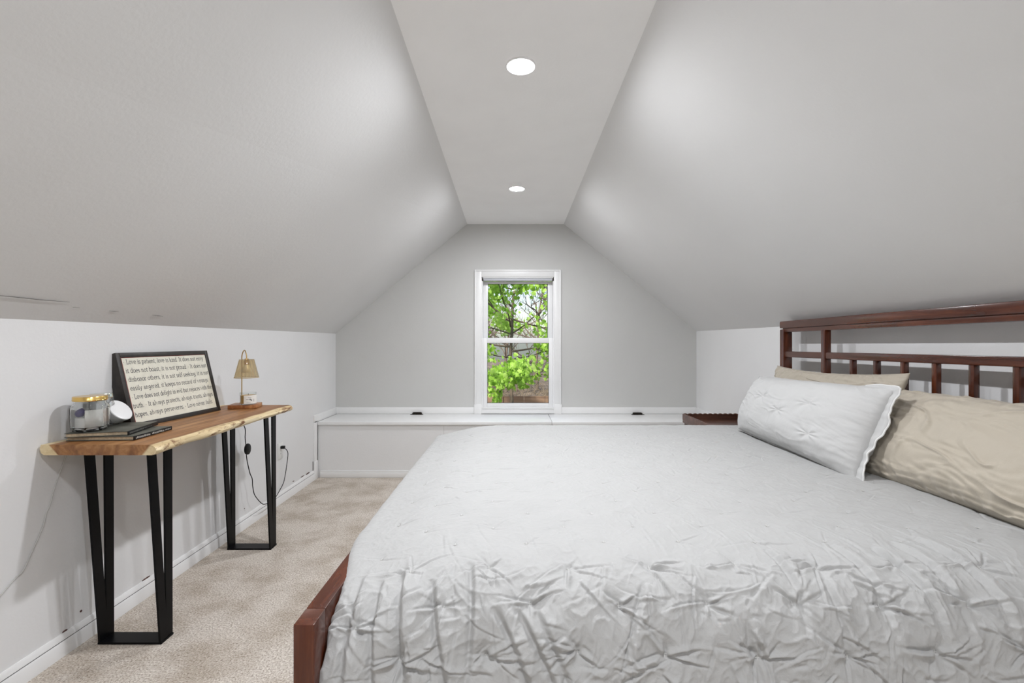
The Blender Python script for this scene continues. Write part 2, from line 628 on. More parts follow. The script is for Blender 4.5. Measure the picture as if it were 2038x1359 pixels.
def gable(y0, y1, hole):
    bm = B()
    pts = [(XL - .1, 0), (XR + .1, 0), (XR + .1, ZR), (XR, ZR), (cr(YB), ZC + .12), (cl(YB), ZC + .12), (XL, ZL), (XL - .1, ZL)]
    ed = []
    for y in (y0,):
        o = [bm.verts.new((x, y, z)) for x, z in pts]
        ed += [bm.edges.new((o[i], o[(i + 1) % len(o)])) for i in range(len(o))]
        if hole:
            h = [bm.verts.new((x, y, z)) for x, z in ((WX0, WZ0), (WX1, WZ0), (WX1, WZ1), (WX0, WZ1))]
            ed += [bm.edges.new((h[i], h[(i + 1) % 4])) for i in range(4)]
    bmesh.ops.triangle_fill(bm, edges=ed, use_beauty=True)
    if hole:
        for f in list(bm.faces):
            c = f.calc_center_median()
            if WX0 < c.x < WX1 and WZ0 < c.z < WZ1:
                bm.faces.remove(f)
    r = bmesh.ops.extrude_face_region(bm, geom=bm.faces[:])
    bmesh.ops.translate(bm, vec=(0, y1 - y0, 0), verts=[g for g in r['geom'] if isinstance(g, bmesh.types.BMVert)])
    return bm


M['gable_tone'] = plain('gable_grey', (0.57, 0.57, 0.555), 0.6, noise=0.012, nscale=3, bmp=0.25, bscale=90, spec=0.3)  # window wall set to a darker grey than the other walls
struct('wall_back', gable(YB, YB + 0.14, True), M['gable_tone'], 0)
struct('wall_front', gable(YF, YF - 0.12, False), M['wall'], 0)

# ------------------------------------------------------------------ window
# outer casing x -0.35..0.459, z 0.472..1.812
win = bpy.data.objects.new('window_1', None)
C.objects.link(win)
win.location = (0.05, YB, 0.472)
win['kind'] = 'structure'
CO0, CO1, CZ1 = -0.350, 0.459, 1.812
cw = 0.068
bm = B()
yf = YB - 0.018
box(bm, CO0, CO0 + cw, yf, YB, 0.56, CZ1, 0.003)
box(bm, CO1 - cw, CO1, yf, YB, 0.56, CZ1, 0.003)
box(bm, CO0 + cw, CO1 - cw, yf, YB, CZ1 - cw, CZ1, 0.003)
# raised inner bead of the casing
for (a, b_, c, d) in ((CO0 + 0.004, CO0 + 0.016, 0.56, CZ1 - 0.002), (CO1 - 0.016, CO1 - 0.004, 0.56, CZ1 - 0.002), (CO0 + 0.016, CO1 - 0.016, CZ1 - 0.016, CZ1 - 0.004)):
    box(bm, a, b_, yf - 0.006, yf + 0.002, c, d, 0.002)
obj('casing', bm, M['trim'], win)
bm = B()
box(bm, CO0 - 0.002, CO0 + cw, yf - 0.004, YB, 0.472, 0.562, 0.002)
box(bm, CO1 - cw, CO1 + 0.002, yf - 0.004, YB, 0.472, 0.562, 0.002)
obj('plinth_block', bm, M['trim'], win)
jx0, jx1, jz0, jz1 = CO0 + cw, CO1 - cw, 0.500, CZ1 - cw
bm = B()
box(bm, jx0 - .002, jx0 + 0.010, YB - 0.010, YB + 0.14, jz0, jz1)
box(bm, jx1 - 0.010, jx1 + .002, YB - 0.010, YB + 0.14, jz0, jz1)
box(bm, jx0, jx1, YB - 0.010, YB + 0.14, jz1 - 0.010, jz1 + .002)
obj('jamb', bm, M['vinyl'], win)
bm = B()
box(bm, jx0 - 0.001, jx1 + 0.001, YB - 0.028, YB + 0.14, 0.476, 0.532, 0.004)
box(bm, jx0 + 0.004, jx1 - 0.004, YB - 0.034, YB - 0.020, 0.522, 0.536, 0.003)
obj('sill', bm, M['trim'], win)
bm = B()
box(bm, jx0 + 0.004, jx1 - 0.004, YB - 0.006, YB + 0.03, jz1 - 0.034, jz1 - 0.012, 0.004)
obj('blind_headrail', bm, plain('headrail_grey', (0.50, 0.51, 0.55), 0.5), win)
bm = B()
for x in (jx0 + 0.002, jx1 - 0.016):
    box(bm, x, x + 0.014, YB - 0.012, YB + 0.034, jz1 - 0.036, jz1 - 0.010, 0.002)
obj('headrail_bracket', bm, M['hinge'], win)


def sash(name, x0, x1, z0, z1, gx0, gx1, gz0, gz1, y0, y1):
    bm = B()
    box(bm, x0, gx0, y0, y1, z0, z1, 0.003)
    box(bm, gx1, x1, y0, y1, z0, z1, 0.003)
    box(bm, gx0, gx1, y0, y1, z0, gz0, 0.003)
    box(bm, gx0, gx1, y0, y1, gz1, z1, 0.003)
    s = obj(name, bm, M['vinyl'], win)
    g = B()
    ym = (y0 + y1) / 2
    box(g, gx0 - .003, gx1 + .003, ym - .002, ym + .002, gz0 - .003, gz1 + .003)
    obj('pane', g, M['pane'], s, 0)
    # thin dark glazing gasket
    q = B()
    for (a, b_, c, d) in ((gx0, gx1, gz0, gz0 + .003), (gx0, gx1, gz1 - .003, gz1), (gx0, gx0 + .003, gz0, gz1), (gx1 - .003, gx1, gz0, gz1)):
        box(q, a, b_, ym - .006, ym + .006, c, d)
    obj('gasket', q, plain('gasket_grey', (0.12, 0.12, 0.12), 0.7), s, 0)
    return s


sash('upper_sash', jx0 + .010, jx1 - .010, 1.130, 1.712, -0.228, 0.338, 1.152, 1.690, YB + 0.062, YB + 0.092)
sash('lower_sash', jx0 + .010, jx1 - .010, 0.532, 1.178, -0.232, 0.345, 0.568, 1.132, YB + 0.014, YB + 0.048)

# ------------------------------------------------------------------ bench under the window, with trims
BY = 3.962       # front edge of the bench top
BZ = 0.472
bench = thing('window_bench', 'long white lidded storage bench built under the window', 'bench', (0.04, 4.18, 0))
bm = B()
box(bm, XL + 0.012, 0.335, BY, YB - 0.012, BZ - 0.030, BZ, 0.004)
bw = obj('seat_lid', bm, M['trim'], bench)
bm = B()
box(bm, 0.338, XR - 0.012, BY, YB - 0.045, BZ - 0.030, BZ, 0.004)
l2 = obj('seat_lid', bm, M['trim'], bench)
bm = B()
box(bm, 0.338, XR - 0.012, YB - 0.041, YB - 0.012, BZ - 0.030, BZ - 0.001, 0.002)
obj('hinge_rail', bm, M['trim'], bench)
obj('front_panel', box(B(), XL + 0.01, XR - 0.01, BY + 0.016, BY + 0.034, 0.0, BZ - 0.031), M['wall'], bench, 0)
bm = B()
box(bm, -0.575, -0.5735, BY + 0.0152, BY + 0.02, 0.055, BZ - 0.036)
obj('panel_seam', bm, plain('seam_grey', (0.35, 0.35, 0.35), 0.8), bench, 0)
bm = B()
box(bm, XL + 0.03, XR - 0.02, BY + 0.004, BY + 0.016, 0.0, 0.044, 0.003)
box(bm, XL + 0.03, XR - 0.02, BY + 0.008, BY + 0.016, 0.044, 0.058, 0.002)
obj('kickboard', bm, M['trim'], bench)
for hx, hy, par in ((-0.878, 4.372, bw), (1.157, 4.356, l2)):
    bm = B()
    box(bm, hx - 0.058, hx + 0.058, hy - 0.030, hy - 0.002, BZ, BZ + 0.003, 0.001)
    box(bm, hx - 0.040, hx + 0.040, hy + 0.002, hy + 0.012, BZ, BZ + 0.018, 0.002)
    tube(bm, [(hx - 0.045, hy, BZ + 0.006), (hx + 0.045, hy, BZ + 0.006)], 0.006, 10)
    for k in range(3):
        bmesh.ops.create_icosphere(bm, subdivisions=1, radius=0.004, matrix=Matrix.Translation((hx - 0.035 + 0.035 * k, hy - 0.017, BZ + 0.003)))
    obj('hinge', bm, M['hinge'], par)

# white trims framing the bench
bm = B()
box(bm, XL, CO0 - 0.003, YB - 0.012, YB, BZ, 0.534, 0.002)
box(bm, CO1 + 0.003, XR, YB - 0.012, YB, BZ, 0.534, 0.002)
struct('trim_1', bm, M['trim'])
bm = B()
box(bm, XL, XL + 0.012, 3.905, YB - 0.012, BZ + 0.0, 0.534, 0.002)
box(bm, XL, XL + 0.012, 3.905, BY - 0.001, 0.075, BZ + 0.01, 0.002)
box(bm, XL, XL + 0.016, 3.900, BY + 0.002, 0.0, 0.15, 0.002)
struct('trim_2', bm, M['trim'])
bm = B()
box(bm, XR - 0.012, XR, 3.905, YB - 0.012, BZ, 0.534, 0.002)
box(bm, XR - 0.012, XR, 3.905, BY - 0.001, 0.0, BZ + 0.01, 0.002)
struct('trim_3', bm, M['trim'])


def basebd(x, s, y0, y1, name):
    bm = B()
    prof = [(0, 0), (0.014, 0), (0.014, 0.050), (0.011, 0.055), (0.0085, 0.0555), (0.0085, 0.058), (0.011, 0.059), (0.009, 0.072), (0.004, 0.080), (0, 0.080)]
    rows = []
    for y in np.linspace(y0, y1, 2):
        rows.append([bm.verts.new((x + s * a, y, z)) for a, z in prof])
    n = len(prof)
    for k in range(n):
        bm.faces.new((rows[0][k], rows[0][(k + 1) % n], rows[1][(k + 1) % n], rows[1][k]))
    bm.faces.new(rows[0]); bm.faces.new(rows[1][::-1])
    # dark grey strip along the groove
    o = struct(name, bm, M['trim'])
    q = B()
    box(q, x, x + s * 0.0100, y0, y1, 0.0555, 0.058)
    obj('groove', q, plain('groove_grey', (0.16, 0.16, 0.16), 0.8), o, 0)
    return o


basebd(XL, 1, YF, 3.90, 'baseboard_left')
basebd(XR, -1, YF, 3.90, 'baseboard_right')
bl = bpy.data.objects['baseboard_left']
bm = B()
for (y, z, l, w) in ((1.735, .082, .022, .008), (2.12, .082, .05, .008), (3.55, .095, .03, .006), (3.70, .088, .06, .007), (3.80, .084, .07, .012), (1.80, .118, .010, .009), (2.9, .12, .006, .006)):
    bmesh.ops.create_uvsphere(bm, u_segments=10, v_segments=6, radius=1, matrix=Matrix.Translation((XL + 0.0005, y, z)) @ Matrix.Diagonal((0.002, l / 2, w / 2, 1)))
obj('scuff_mark', bm, plain('scuff', (0.10, 0.055, 0.045), 0.9, noise=0.5, nscale=80), bl)
obj('corner_gap', box(B(), XL, XL + 0.003, 3.893, 3.899, 0.078, 0.155), M['tan_tag'], bl, 0)

# ------------------------------------------------------------------ recessed lights
LL = ['round white recessed ceiling light nearest the top of the picture',
      'round white recessed ceiling light nearest the window wall',
      'round white recessed ceiling light overhead at the camera', 'added unseen ceiling light behind the camera, brightening the front of the bed']
light0 = thing('ceiling_light', LL[0], 'light', (LX, LYS[0], ZC), 'recessed ceiling lights')
bm = B()
lathe(bm, [(0.044, ZC + 0.004), (0.046, ZC - 0.003), (0.056, ZC - 0.0045), (0.061, ZC - 0.002), (0.0615, ZC + 0.0)], 56, Matrix.Translation((LX, LYS[0], 0)))
obj('trim_ring', bm, M['trim'], light0)
bm = B()
lathe(bm, [(0.0445, ZC + 0.003), (0.0435, ZC + 0.014), (0.044, ZC + 0.016)], 48, Matrix.Translation((LX, LYS[0], 0)))
obj('baffle', bm, M['trim'], light0)
bm = B()
lathe(bm, [(0.0, ZC - 0.0045), (0.010, ZC - 0.0042), (0.019, ZC - 0.0034), (0.027, ZC - 0.002), (0.034, ZC + 0.0003), (0.039, ZC + 0.002), (0.0425, ZC + 0.006), (0.0438, ZC + 0.008)], 48, Matrix.Translation((LX, LYS[0], 0)))
obj('lens', bm, M['led'], light0)
bm = B()
lathe(bm, [(0.049, ZC + 0.001), (0.049, ZC + 0.10), (0, ZC + 0.10)], 32, Matrix.Translation((LX, LYS[0], 0)))
obj('housing', bm, M['black_metal'], light0)
# output set per fixture; the last is an added light brightening the quilt front
for k, f_ in ((1, .85), (2, .85), (3, 1.0)):
    r = dup(light0, (LX, LYS[k], ZC))
    r['label'] = LL[k]
    for c in r.children:
        if c.name.startswith('lens'):
            c.data = c.data.copy()
            c.data.materials[0] = emit('led_lens_dim', (0.97, 0.988, 1.03), LAMP * f_)

# ================================================================== BED
HX = 1.605  # front face of headboard
bed = thing('bed', 'dark cherry wood bed with open slatted headboard and plain footboard', 'bed', (0.6, 1.88, 0))


def hz(y, z):  # the headboard stands a touch higher at its near end
    return z + (2.15 - y) * 0.0078


def hbar(name, y0, y1, z0, z1, x0, x1, mat, bev=0.004, tilt=True):
    bm = B()
    box(bm, x0, x1, y0, y1, z0, z1, bev)
    if tilt:
        for v in bm.verts:
            v.co.z = hz(v.co.y, v.co.z)
    return obj(name, bm, mat, bed)


FY, NY = 2.833, 0.930
for y0 in (FY - 0.042, NY):
    bm = B()
    box(bm, HX, HX + 0.052, y0, y0 + 0.042, 0.0, 1.2225, 0.004)
    for v in bm.verts:
        if v.co.z > 0.5:
            v.co.z = hz(v.co.y, v.co.z)
    obj('headboard_post', bm, M['cherryZ'], bed)
hbar('headboard_top_rail', NY, FY, 1.228, 1.270, HX - 0.002, HX + 0.052, M['cherryY'], 0.006)
hbar('headboard_rail_moulding', NY + 0.02, FY - 0.02, 1.205, 1.229, HX + 0.006, HX + 0.046, M['cherryY'], 0.003)
hbar('headboard_middle_rail', NY + 0.042, FY - 0.042, 1.058, 1.092, HX + 0.004, HX + 0.036, M['cherryY'])
hbar('headboard_lower_rail', NY + 0.042, FY - 0.042, 0.892, 0.932, HX + 0.004, HX + 0.040, M['cherryY'])
for y0 in (2.425, 1.304):
    hbar('headboard_stile', y0, y0 + 0.032, 0.45, 1.206, HX + 0.001, HX + 0.034, M['cherryZ'], 0.003)
for k in range(6):
    yc = 2.248 - 0.147 * k
    hbar('headboard_slat', yc - 0.010, yc + 0.010, 0.931, 1.059, HX + 0.008, HX + 0.030, M['cherryZ'], 0.002)
hbar('headboard_panel', NY + 0.042, FY - 0.042, 0.30, 0.50, HX + 0.010, HX + 0.034, M['cherryY'], 0.002)
FX0, FX1, FZ = -0.437, -0.395, 0.580
bm = B()
box(bm, FX0, FX1, 1.0015, 2.7985, FZ - 0.11, FZ, 0.003)
obj('footboard_rail', bm, M['cherryY'], bed)
for y0 in (0.942, 2.80):
    obj('footboard_post', box(B(), FX0, FX1, y0, y0 + 0.06, 0.0, FZ, 0.003), M['cherryZ'], bed)
obj('footboard_panel', box(B(), FX0 + 0.012, FX1 - 0.012, 1.002, 2.80, 0.12, FZ - 0.11, 0.002), M['cherryY'], bed)
for y0 in (1.03, 2.79):
    obj('side_rail', box(B(), FX1, HX, y0, y0 + 0.03, 0.18, 0.33, 0.004), M['cherryY'], bed)
obj('platform', box(B(), FX1 + 0.002, HX - 0.002, 1.061, 2.788, 0.27, 0.30, 0.002), M['cherryY'], bed)

# ---- mattress
mt = obj('mattress', box(B(), -0.33, 1.585, 1.09, 2.77, 0.302, 0.585, 0.05, 4), plain('mattress_ticking', (0.75, 0.75, 0.74), 0.8), None, 40, (0.63, 1.93, 0.302))
tag(mt, 'white mattress lying on the cherry bed under the quilt', 'mattress')

# ---- quilt: base shape by profiles, then tufts, creases and folds along the normal
TOPZ = 0.652
# profile across the bed: from far hem over the top to the near hem (Y,drop)
prof_t = catmull([(2.93, -.36, 0), (2.925, -.20, 0), (2.915, -.10, 0), (2.885, -.035, 0), (2.80, -.004, 0), (2.6, 0, 0), (2.0, 0.004, 0), (1.5, 0.003, 0), (1.25, -.001, 0),
                  (1.16, -.005, 0), (1.09, -.016, 0), (1.035, -.040, 0), (1.000, -.072, 0), (0.978, -.11, 0), (0.962, -.16, 0), (0.945, -.22, 0), (0.925, -.30, 0), (0.915, -.37, 0)], 12)
pt = np.array([(p.x, p.y) for p in prof_t])
arc = np.concatenate([[0], np.cumsum(np.hypot(np.diff(pt[:, 0]), np.diff(pt[:, 1])))])
prof_s = catmull([(1.59, -.02, 0), (1.57, -.004, 0), (1.5, 0, 0), (1.0, 0, 0), (0.3, 0, 0), (-0.05, -.001, 0), (-0.16, -.005, 0), (-0.25, -.018, 0), (-0.33, -.038, 0), (-0.385, -.051, 0), (-0.422, -.059, 0), (-0.440, -.068, 0), (-0.447, -.082, 0), (-0.448, -.110, 0)], 12)
ps = np.array([(p.x, p.y) for p in prof_s])
arcs = np.concatenate([[0], np.cumsum(np.hypot(np.diff(ps[:, 0]), np.diff(ps[:, 1])))])
NS, NT = 900, 1000
sv = np.linspace(0, arcs[-1], NS)
# finer towards the camera
tt = np.linspace(0, 1, NT)
tv = arc[-1] * (1 - (1 - tt) ** 1.0 * 0.55 - 0.45 * (1 - tt) ** 2.0)
S, T = np.meshgrid(sv, tv, indexing='ij')
bx, bz1 = np.interp(S, arcs, ps[:, 0]), np.interp(S, arcs, ps[:, 1])
by, bz2 = np.interp(T, arc, pt[:, 0]), np.interp(T, arc, pt[:, 1])
X = bx.copy(); Y = by.copy()
# near foot corner is pulled inside the footboard
pull = sstep(1.36, 1.05, by) * sstep(-0.15, -0.44, bx)
X = X + pull * 0.054
X = X - sstep(0.985, 0.925, by) * sstep(-0.2, -0.44, bx) * 0.008
foot_over = 1 - pull
Z = TOPZ + bz1 * (1 - 0.10 * pull) + bz2
# arc coordinate measured so that tuft row 1 sits where the photo has it (Y=1.08)
tref = np.interp(-1.083, -pt[:, 0], arc)
TA = T - tref
XA = X
h = np.zeros_like(X)
rs = np.random.RandomState(11)
side = sstep(-0.10, 0.10, TA)             # 0 on top, 1 on the hanging side
topm = 1 - side
nearm = sstep(-0.9, 0.0, TA)
tufts = []
PX, PT = 0.186, 0.0935
for k in range(-22, 5):
    for j in range(-3, 10):
        x0 = -0.052 + PX * (j + (0.5 if k % 2 else 0))
        t0 = PT * k
        if x0 < -0.36 or x0 > 1.52 or tref + t0 < 0.3:
            continue
        x0 += rs.uniform(-.008, .008); t0 += rs.uniform(-.006, .006)
        tufts.append((x0, t0, k))


def local(x0, t0, r):
    return np.where((np.abs(XA - x0) < r) & (np.abs(TA - t0) < r))


def crease(x0, t0, ang, L, w, A, curve=0.0):
    """soft fold: a ridge with a sharper valley beside it, tapering to both ends"""
    ii = local(x0, t0, L * 1.15 + w * 4)
    if len(ii[0]) == 0:
        return
    dx, dt = XA[ii] - x0, TA[ii] - t0
    u = dx * math.cos(ang) + dt * math.sin(ang)
    v = -dx * math.sin(ang) + dt * math.cos(ang) + curve * u * u
    e = np.clip(u / L, 0, 1)
    env = np.where((u > 0) & (u < L), np.sin(PI * np.clip(e, 0, 1) ** 0.6) ** 0.8 * (1 - 0.3 * e), 0)
    h[ii] += A * env * (np.where(v < 0, np.exp(-(v / (1.7 * w)) ** 2), np.exp(-(v / (.55 * w)) ** 2)) - 0.8 * np.exp(-((v - 1.15 * w) / (0.55 * w)) ** 2))


for (x0, t0, k) in tufts:
    ii = local(x0, t0, 0.16)
    if len(ii[0]) == 0:
        continue
    r = np.hypot(XA[ii] - x0, TA[ii] - t0)
    amp = 0.0100 if k >= 1 else (0.0075 if k >= 0 else (0.0042 if k > -4 else 0.0030))
    h[ii] -= amp * np.exp(-(r / 0.013)) + amp * 0.55 * np.exp(-(r / 0.045) ** 2)
    nr = rs.randint(5, 8) if k >= 0 else rs.randint(2, 5)
    for q in range(nr):
        ang = rs.uniform(0, 2 * PI)
        if rs.rand() < 0.45:
            ang = rs.choice([0, PI]) + rs.uniform(-.5, .5)
        L = rs.uniform(0.025, 0.115)
        A = rs.uniform(.0018, .0052) * (1 if k >= 0 else 0.45)
        crease(x0 + 0.004 * math.cos(ang), t0 + 0.004 * math.sin(ang), ang, L, rs.uniform(.0028, .006), A, rs.uniform(-3, 3))
# loose creases on the hanging side
for q in range(240):
    x0 = rs.uniform(-0.40, 1.3); t0 = rs.uniform(-0.02, 0.33)
    ang = rs.choice([PI / 2, 0.9, 2.2, 0.2, 2.9]) + rs.uniform(-.4, .4)
    crease(x0, t0, ang, rs.uniform(.02, .14), rs.uniform(.0022, .006), rs.uniform(.001, .0042), rs.uniform(-4, 4))
# sweeping drape folds over the near edge and at the foot corner
for (x0, t0, ang, L, w, A, c) in ((-.085, -.01, 1.42, .30, .008, .0055, -.6), (-.165, .03, 1.45, .30, .009, .0065, .4), (-.03, .09, 1.02, .26, .008, .005, -.5),
                                  (-.24, -.02, 1.50, .34, .011, .0070, .3), (-.285, .00, 1.58, .36, .010, .0060, .3), (-.335, -.03, 1.62, .36, .011, .0060, .2), (.06, .10, 1.05, .24, .009, .0045, -.5),
                                  (.02, .10, 1.0, .25, .007, .0045, -.5), (.30, .05, 2.05, .2, .007, .004, .8), (.62, -.06, 1.35, .25, .008, .0045, -1.), (.79, -.08, 1.3, .26, .009, .0045, -1.),
                                  (.88, -.07, 1.25, .3, .008, .005, -1.), (.95, -.10, 1.3, .3, .009, .004, -1.), (1.02, -.12, 1.25, .36, .010, .005, -.8), (.70, .04, 1.6, .2, .007, .004, .3), (.5, .12, 1.5, .2, .008, .004, .5)):
    crease(x0, t0, ang, L, w * 1.35, A * 1.7, c)
for q in range(46):   # fine pulled folds rolling over the edge
    x0 = rs.uniform(-.3, 1.4)
    crease(x0, rs.uniform(-.22, -.08), 1.45 - 0.25 * x0 + rs.uniform(-.15, .15), rs.uniform(.10, .2), rs.uniform(.003, .006), rs.uniform(.0008, .002), rs.uniform(-1.5, 1.5))
# broad puffs and small crumple
h += 0.0040 * pnoise(XA * 9, TA * 9, 3) * (0.4 + 0.6 * nearm)
wx = XA + 0.03 * pnoise(XA * 12, TA * 12, 5)
wt = TA + 0.03 * pnoise(XA * 12, TA * 12, 6)
cr1 = 1 - np.abs(pnoise(wx * 24, wt * 19, 8)) * 2
h += (0.0024 * np.clip(cr1, 0, 1) ** 3) * (0.45 + 0.75 * side)
cr2 = 1 - np.abs(pnoise(wx * 55 + wt * 12, wt * 38, 9)) * 2
h += 0.0011 * np.clip(cr2, 0, 1) ** 2 * (0.6 + 0.5 * side)
# long low streaks running away from the pillows on the right of the top
st = pnoise(XA * 5.5 + TA * 1.5, (TA - 0.35 * XA) * 36, 10)
h += 0.0016 * st * topm * sstep(0.0, 0.9, XA)
h += 0.0018 * pnoise(XA * 16 + TA * 3, TA * 21 + XA * 5, 12) * topm
for q in range(60):   # short sharp ticks lying on the top
    x0 = rs.uniform(-.2, 1.2); t0 = rs.uniform(-1.6, -0.15)
    crease(x0, t0, rs.choice([0.3, 0.8, -0.2, 2.6]) + rs.uniform(-.3, .3), rs.uniform(.04, .11), rs.uniform(.003, .006), rs.uniform(.0010, .0026), rs.uniform(-3, 3))
# normals of the base
gxs = np.gradient(X, axis=0), np.gradient(Y, axis=0), np.gradient(Z, axis=0)
gxt = np.gradient(X, axis=1), np.gradient(Y, axis=1), np.gradient(Z, axis=1)
nx = gxs[1] * gxt[2] - gxs[2] * gxt[1]
ny = gxs[2] * gxt[0] - gxs[0] * gxt[2]
nz = gxs[0] * gxt[1] - gxs[1] * gxt[0]
ln = np.sqrt(nx ** 2 + ny ** 2 + nz ** 2) + 1e-12
sg = 1.0 if nz.mean() > 0 else -1.0
nx, ny, nz = sg * nx / ln, sg * ny / ln, sg * nz / ln
h *= 1 + 0.25 * side
X2, Y2, Z2 = X + nx * h, Y + ny * h, Z + nz * h
quilt = thing('quilt', 'wrinkled white tufted quilt spread over the bed', 'quilt', (0.6, 1.9, TOPZ))
qm = quadmesh('quilt', X2, Y2, Z2)
qc = obj('cover', qm, M['quilt'], quilt, 180)
# stitched crosses in the tufts: the nearest hundred one by one, the rest together
def stitch(bm, x0, t0):
    d = np.hypot(XA - x0, TA - t0)
    i, j = np.unravel_index(np.argmin(d), d.shape)
    n = Vector((nx[i, j], ny[i, j], nz[i, j]))
    c = Vector((X2[i, j], Y2[i, j], Z2[i, j])) + n * 0.0022
    a = Vector((1, 0, 0)); a = (a - n * a.dot(n)).normalized()
    b_ = n.cross(a)
    for e in (a, b_):
        tube(bm, [c - e * 0.0055 + n * .0008, c - n * 0.0004, c + e * 0.0055 + n * .0008], 0.0006, 5)


tufts.sort(key=lambda q: -q[1])
for (x0, t0, k) in tufts[:100]:
    bm = B()
    stitch(bm, x0, t0)
    obj('tuft_stitch', bm, M['thread'], quilt)
bm = B()
for (x0, t0, k) in tufts[100:]:
    stitch(bm, x0, t0)
obj('tuft_stitch', bm, M['thread'], quilt)['kind'] = 'stuff'


# ------------------------------------------------------------------ pillows
def pillow(name, label, mat, center, rgt, up, w, hgt, thick, seed, taper=0.0, sag=0.0, corner=0.10, wrinkle=0.006, e=2.4, pin=0.5, dimples=(), gather=1.0):
    rgt = Vector(rgt).normalized()
    up = Vector(up); up = (up - rgt * up.dot(rgt)).normalized()
    nrm = rgt.cross(up).normalized()
    N = 200
    a = np.linspace(-1, 1, N)
    A, Bb = np.meshgrid(a, a, indexing='ij')
    prof = (1 - np.abs(A) ** e).clip(0) ** pin * (1 - np.abs(Bb) ** e).clip(0) ** pin
    # seams pull in between the corners
    px = A * w / 2 * (1 - corner * (1 - np.abs(Bb) ** 2) * np.abs(A) ** 3 * 0.35)
    py = Bb * hgt / 2 * (1 - corner * (1 - np.abs(A) ** 2) * np.abs(Bb) ** 3)
    py = py - sag * np.sin((A + 1) * PI * 0.5) * (Bb > -2) * (0.5 + 0.5 * Bb)
    py = py * (1 + taper * A)
    wob = 0.010 * pnoise(A * 6 + seed, Bb * 6, seed + 1)
    parts = []
    co = Vector(center)
    for sgn in (1, -1):
        ww = pnoise(A * 3.1, Bb * 2.3, seed + 2 + sgn)
        edge = 1 - np.minimum(1 - np.abs(A), 1 - np.abs(Bb))
        rad = pnoise(A * 17 * (0.5 + 0.5 * np.abs(Bb)), Bb * 3, seed + 5 + sgn) * edge ** 4 * gather
        rad2 = pnoise(A * 3, Bb * 13, seed + 9 + sgn) * edge ** 5 * gather
        wx_ = A + 0.25 * pnoise(A * 2.2, Bb * 2.2, seed + 20)
        wy_ = Bb + 0.35 * pnoise(A * 2.2, Bb * 2.2, seed + 21)
        # a few long sharp creases and a fine crumple
        rdg = np.clip(1 - np.abs(pnoise(wx_ * 2.6 + wy_ * 1.2, wy_ * 1.7, seed + 13 + sgn)) * 9, 0, 1) ** 1.5 * np.clip(pnoise(A * 2.1, Bb * 2.1, seed + 17) * 2 + .45, 0, 1)
        fine = pnoise(wx_ * 9 + Bb * 4, wy_ * 8, seed + 23 + sgn)
        hh = prof * thick / 2 * (1 + 0.09 * ww) + wrinkle * (rad * 1.5 + rad2 * 1.0 + rdg * 0.75 + fine * .35) * np.minimum(1, prof * 3)
        for (da, db, dr) in dimples:
            rr_ = np.hypot((A - da) * w / 2, (Bb - db) * hgt / 2)
            hh = hh - .012 * np.exp(-rr_ / dr) + .004 * np.exp(-(rr_ / .05) ** 2) * np.sin(7 * np.arctan2(Bb - db, A - da + 1e-9)) * np.clip(rr_ / .03, 0, 1)
        q = [co[i] + rgt[i] * px + up[i] * py + nrm[i] * (sgn * hh + wob * (1 - prof)) for i in range(3)]
        parts.append(np.stack(q, -1))
    n = N
    idx = np.arange(n * n).reshape(n, n)
    f1 = np.stack([idx[:-1, :-1], idx[1:, :-1], idx[1:, 1:], idx[:-1, 1:]], -1).reshape(-1, 4)
    f2 = f1[:, ::-1] + n * n
    # share the seam
    vmap = np.arange(2 * n * n)
    bmask = np.zeros((n, n), bool); bmask[0, :] = bmask[-1, :] = bmask[:, 0] = bmask[:, -1] = True
    bi = idx[bmask]
    vmap[bi + n * n] = bi
    co_all = np.concatenate([parts[0].reshape(-1, 3), parts[1].reshape(-1, 3)])
    f = np.concatenate([f1, vmap[f2]])
    used, inv = np.unique(f, return_inverse=True)
    me = arrmesh(name, co_all[used], inv.reshape(f.shape))
    return me, parts[0], (rgt, up, nrm)


# white sham leaning on the far beige pillow
cen = Vector((1.305, 2.15, 0.808))
me, grid, (rg, upv, nr) = pillow('cushion', '', M['sham'], cen, (0, -1, 0), (0.135, 0, 0.305), 0.90, 0.335, 0.235, 31, taper=0.07, corner=0.03, wrinkle=0.0040, e=2.6, pin=0.5,
                                 dimples=((.42, .25, .013), (.05, -.1, .013), (-.35, .2, .013), (.55, -.45, .012)), gather=.7)
sh = thing('pillow', 'white quilted pillow sham with piped edge leaning in front of the others', 'pillow', (1.30, 2.14, 0.66))
obj('cushion', me, M['sham'], sh, 180)
# flange all round + piping on its rim
ring = np.concatenate([grid[:-1, 0], grid[-1, :-1], grid[:0:-1, -1], grid[0, :0:-1]])
c0 = np.array(cen)
rgn, upn, nrn = np.array(rg), np.array(upv), np.array(nr)
rel = ring - c0
u_, v_ = rel @ rgn, rel @ upn
n_ = len(ring)
ph = np.arange(n_) / n_
dirs = np.stack([u_ / 0.45, v_ / 0.19], -1)
mx = np.abs(dirs).max(1, keepdims=True)
od = np.where(np.abs(dirs) > 0.93 * mx, np.sign(dirs), 0) * 1.0
od = od / np.maximum(np.linalg.norm(od, axis=1, keepdims=True), 1e-6)
k_ = 9
ker = np.ones(k_) / k_
od = np.stack([np.convolve(np.concatenate([od[-k_:, i], od[:, i], od[:k_, i]]), ker, 'same')[k_:-k_] for i in (0, 1)], -1)
wave = 0.0045 * np.sin(ph * 2 * PI * 7 + 1.3 * np.sin(ph * 30)) + 0.0012 * np.sin(ph * 2 * PI * 31)
fwid = 0.006 + (0.024 + 0.009 * np.sin(v_ * 26 + .6)) * sstep(0.25, 0.44, u_) + .0012 * np.sin(ph * 2 * PI * 27) * sstep(0.3, 0.44, u_)
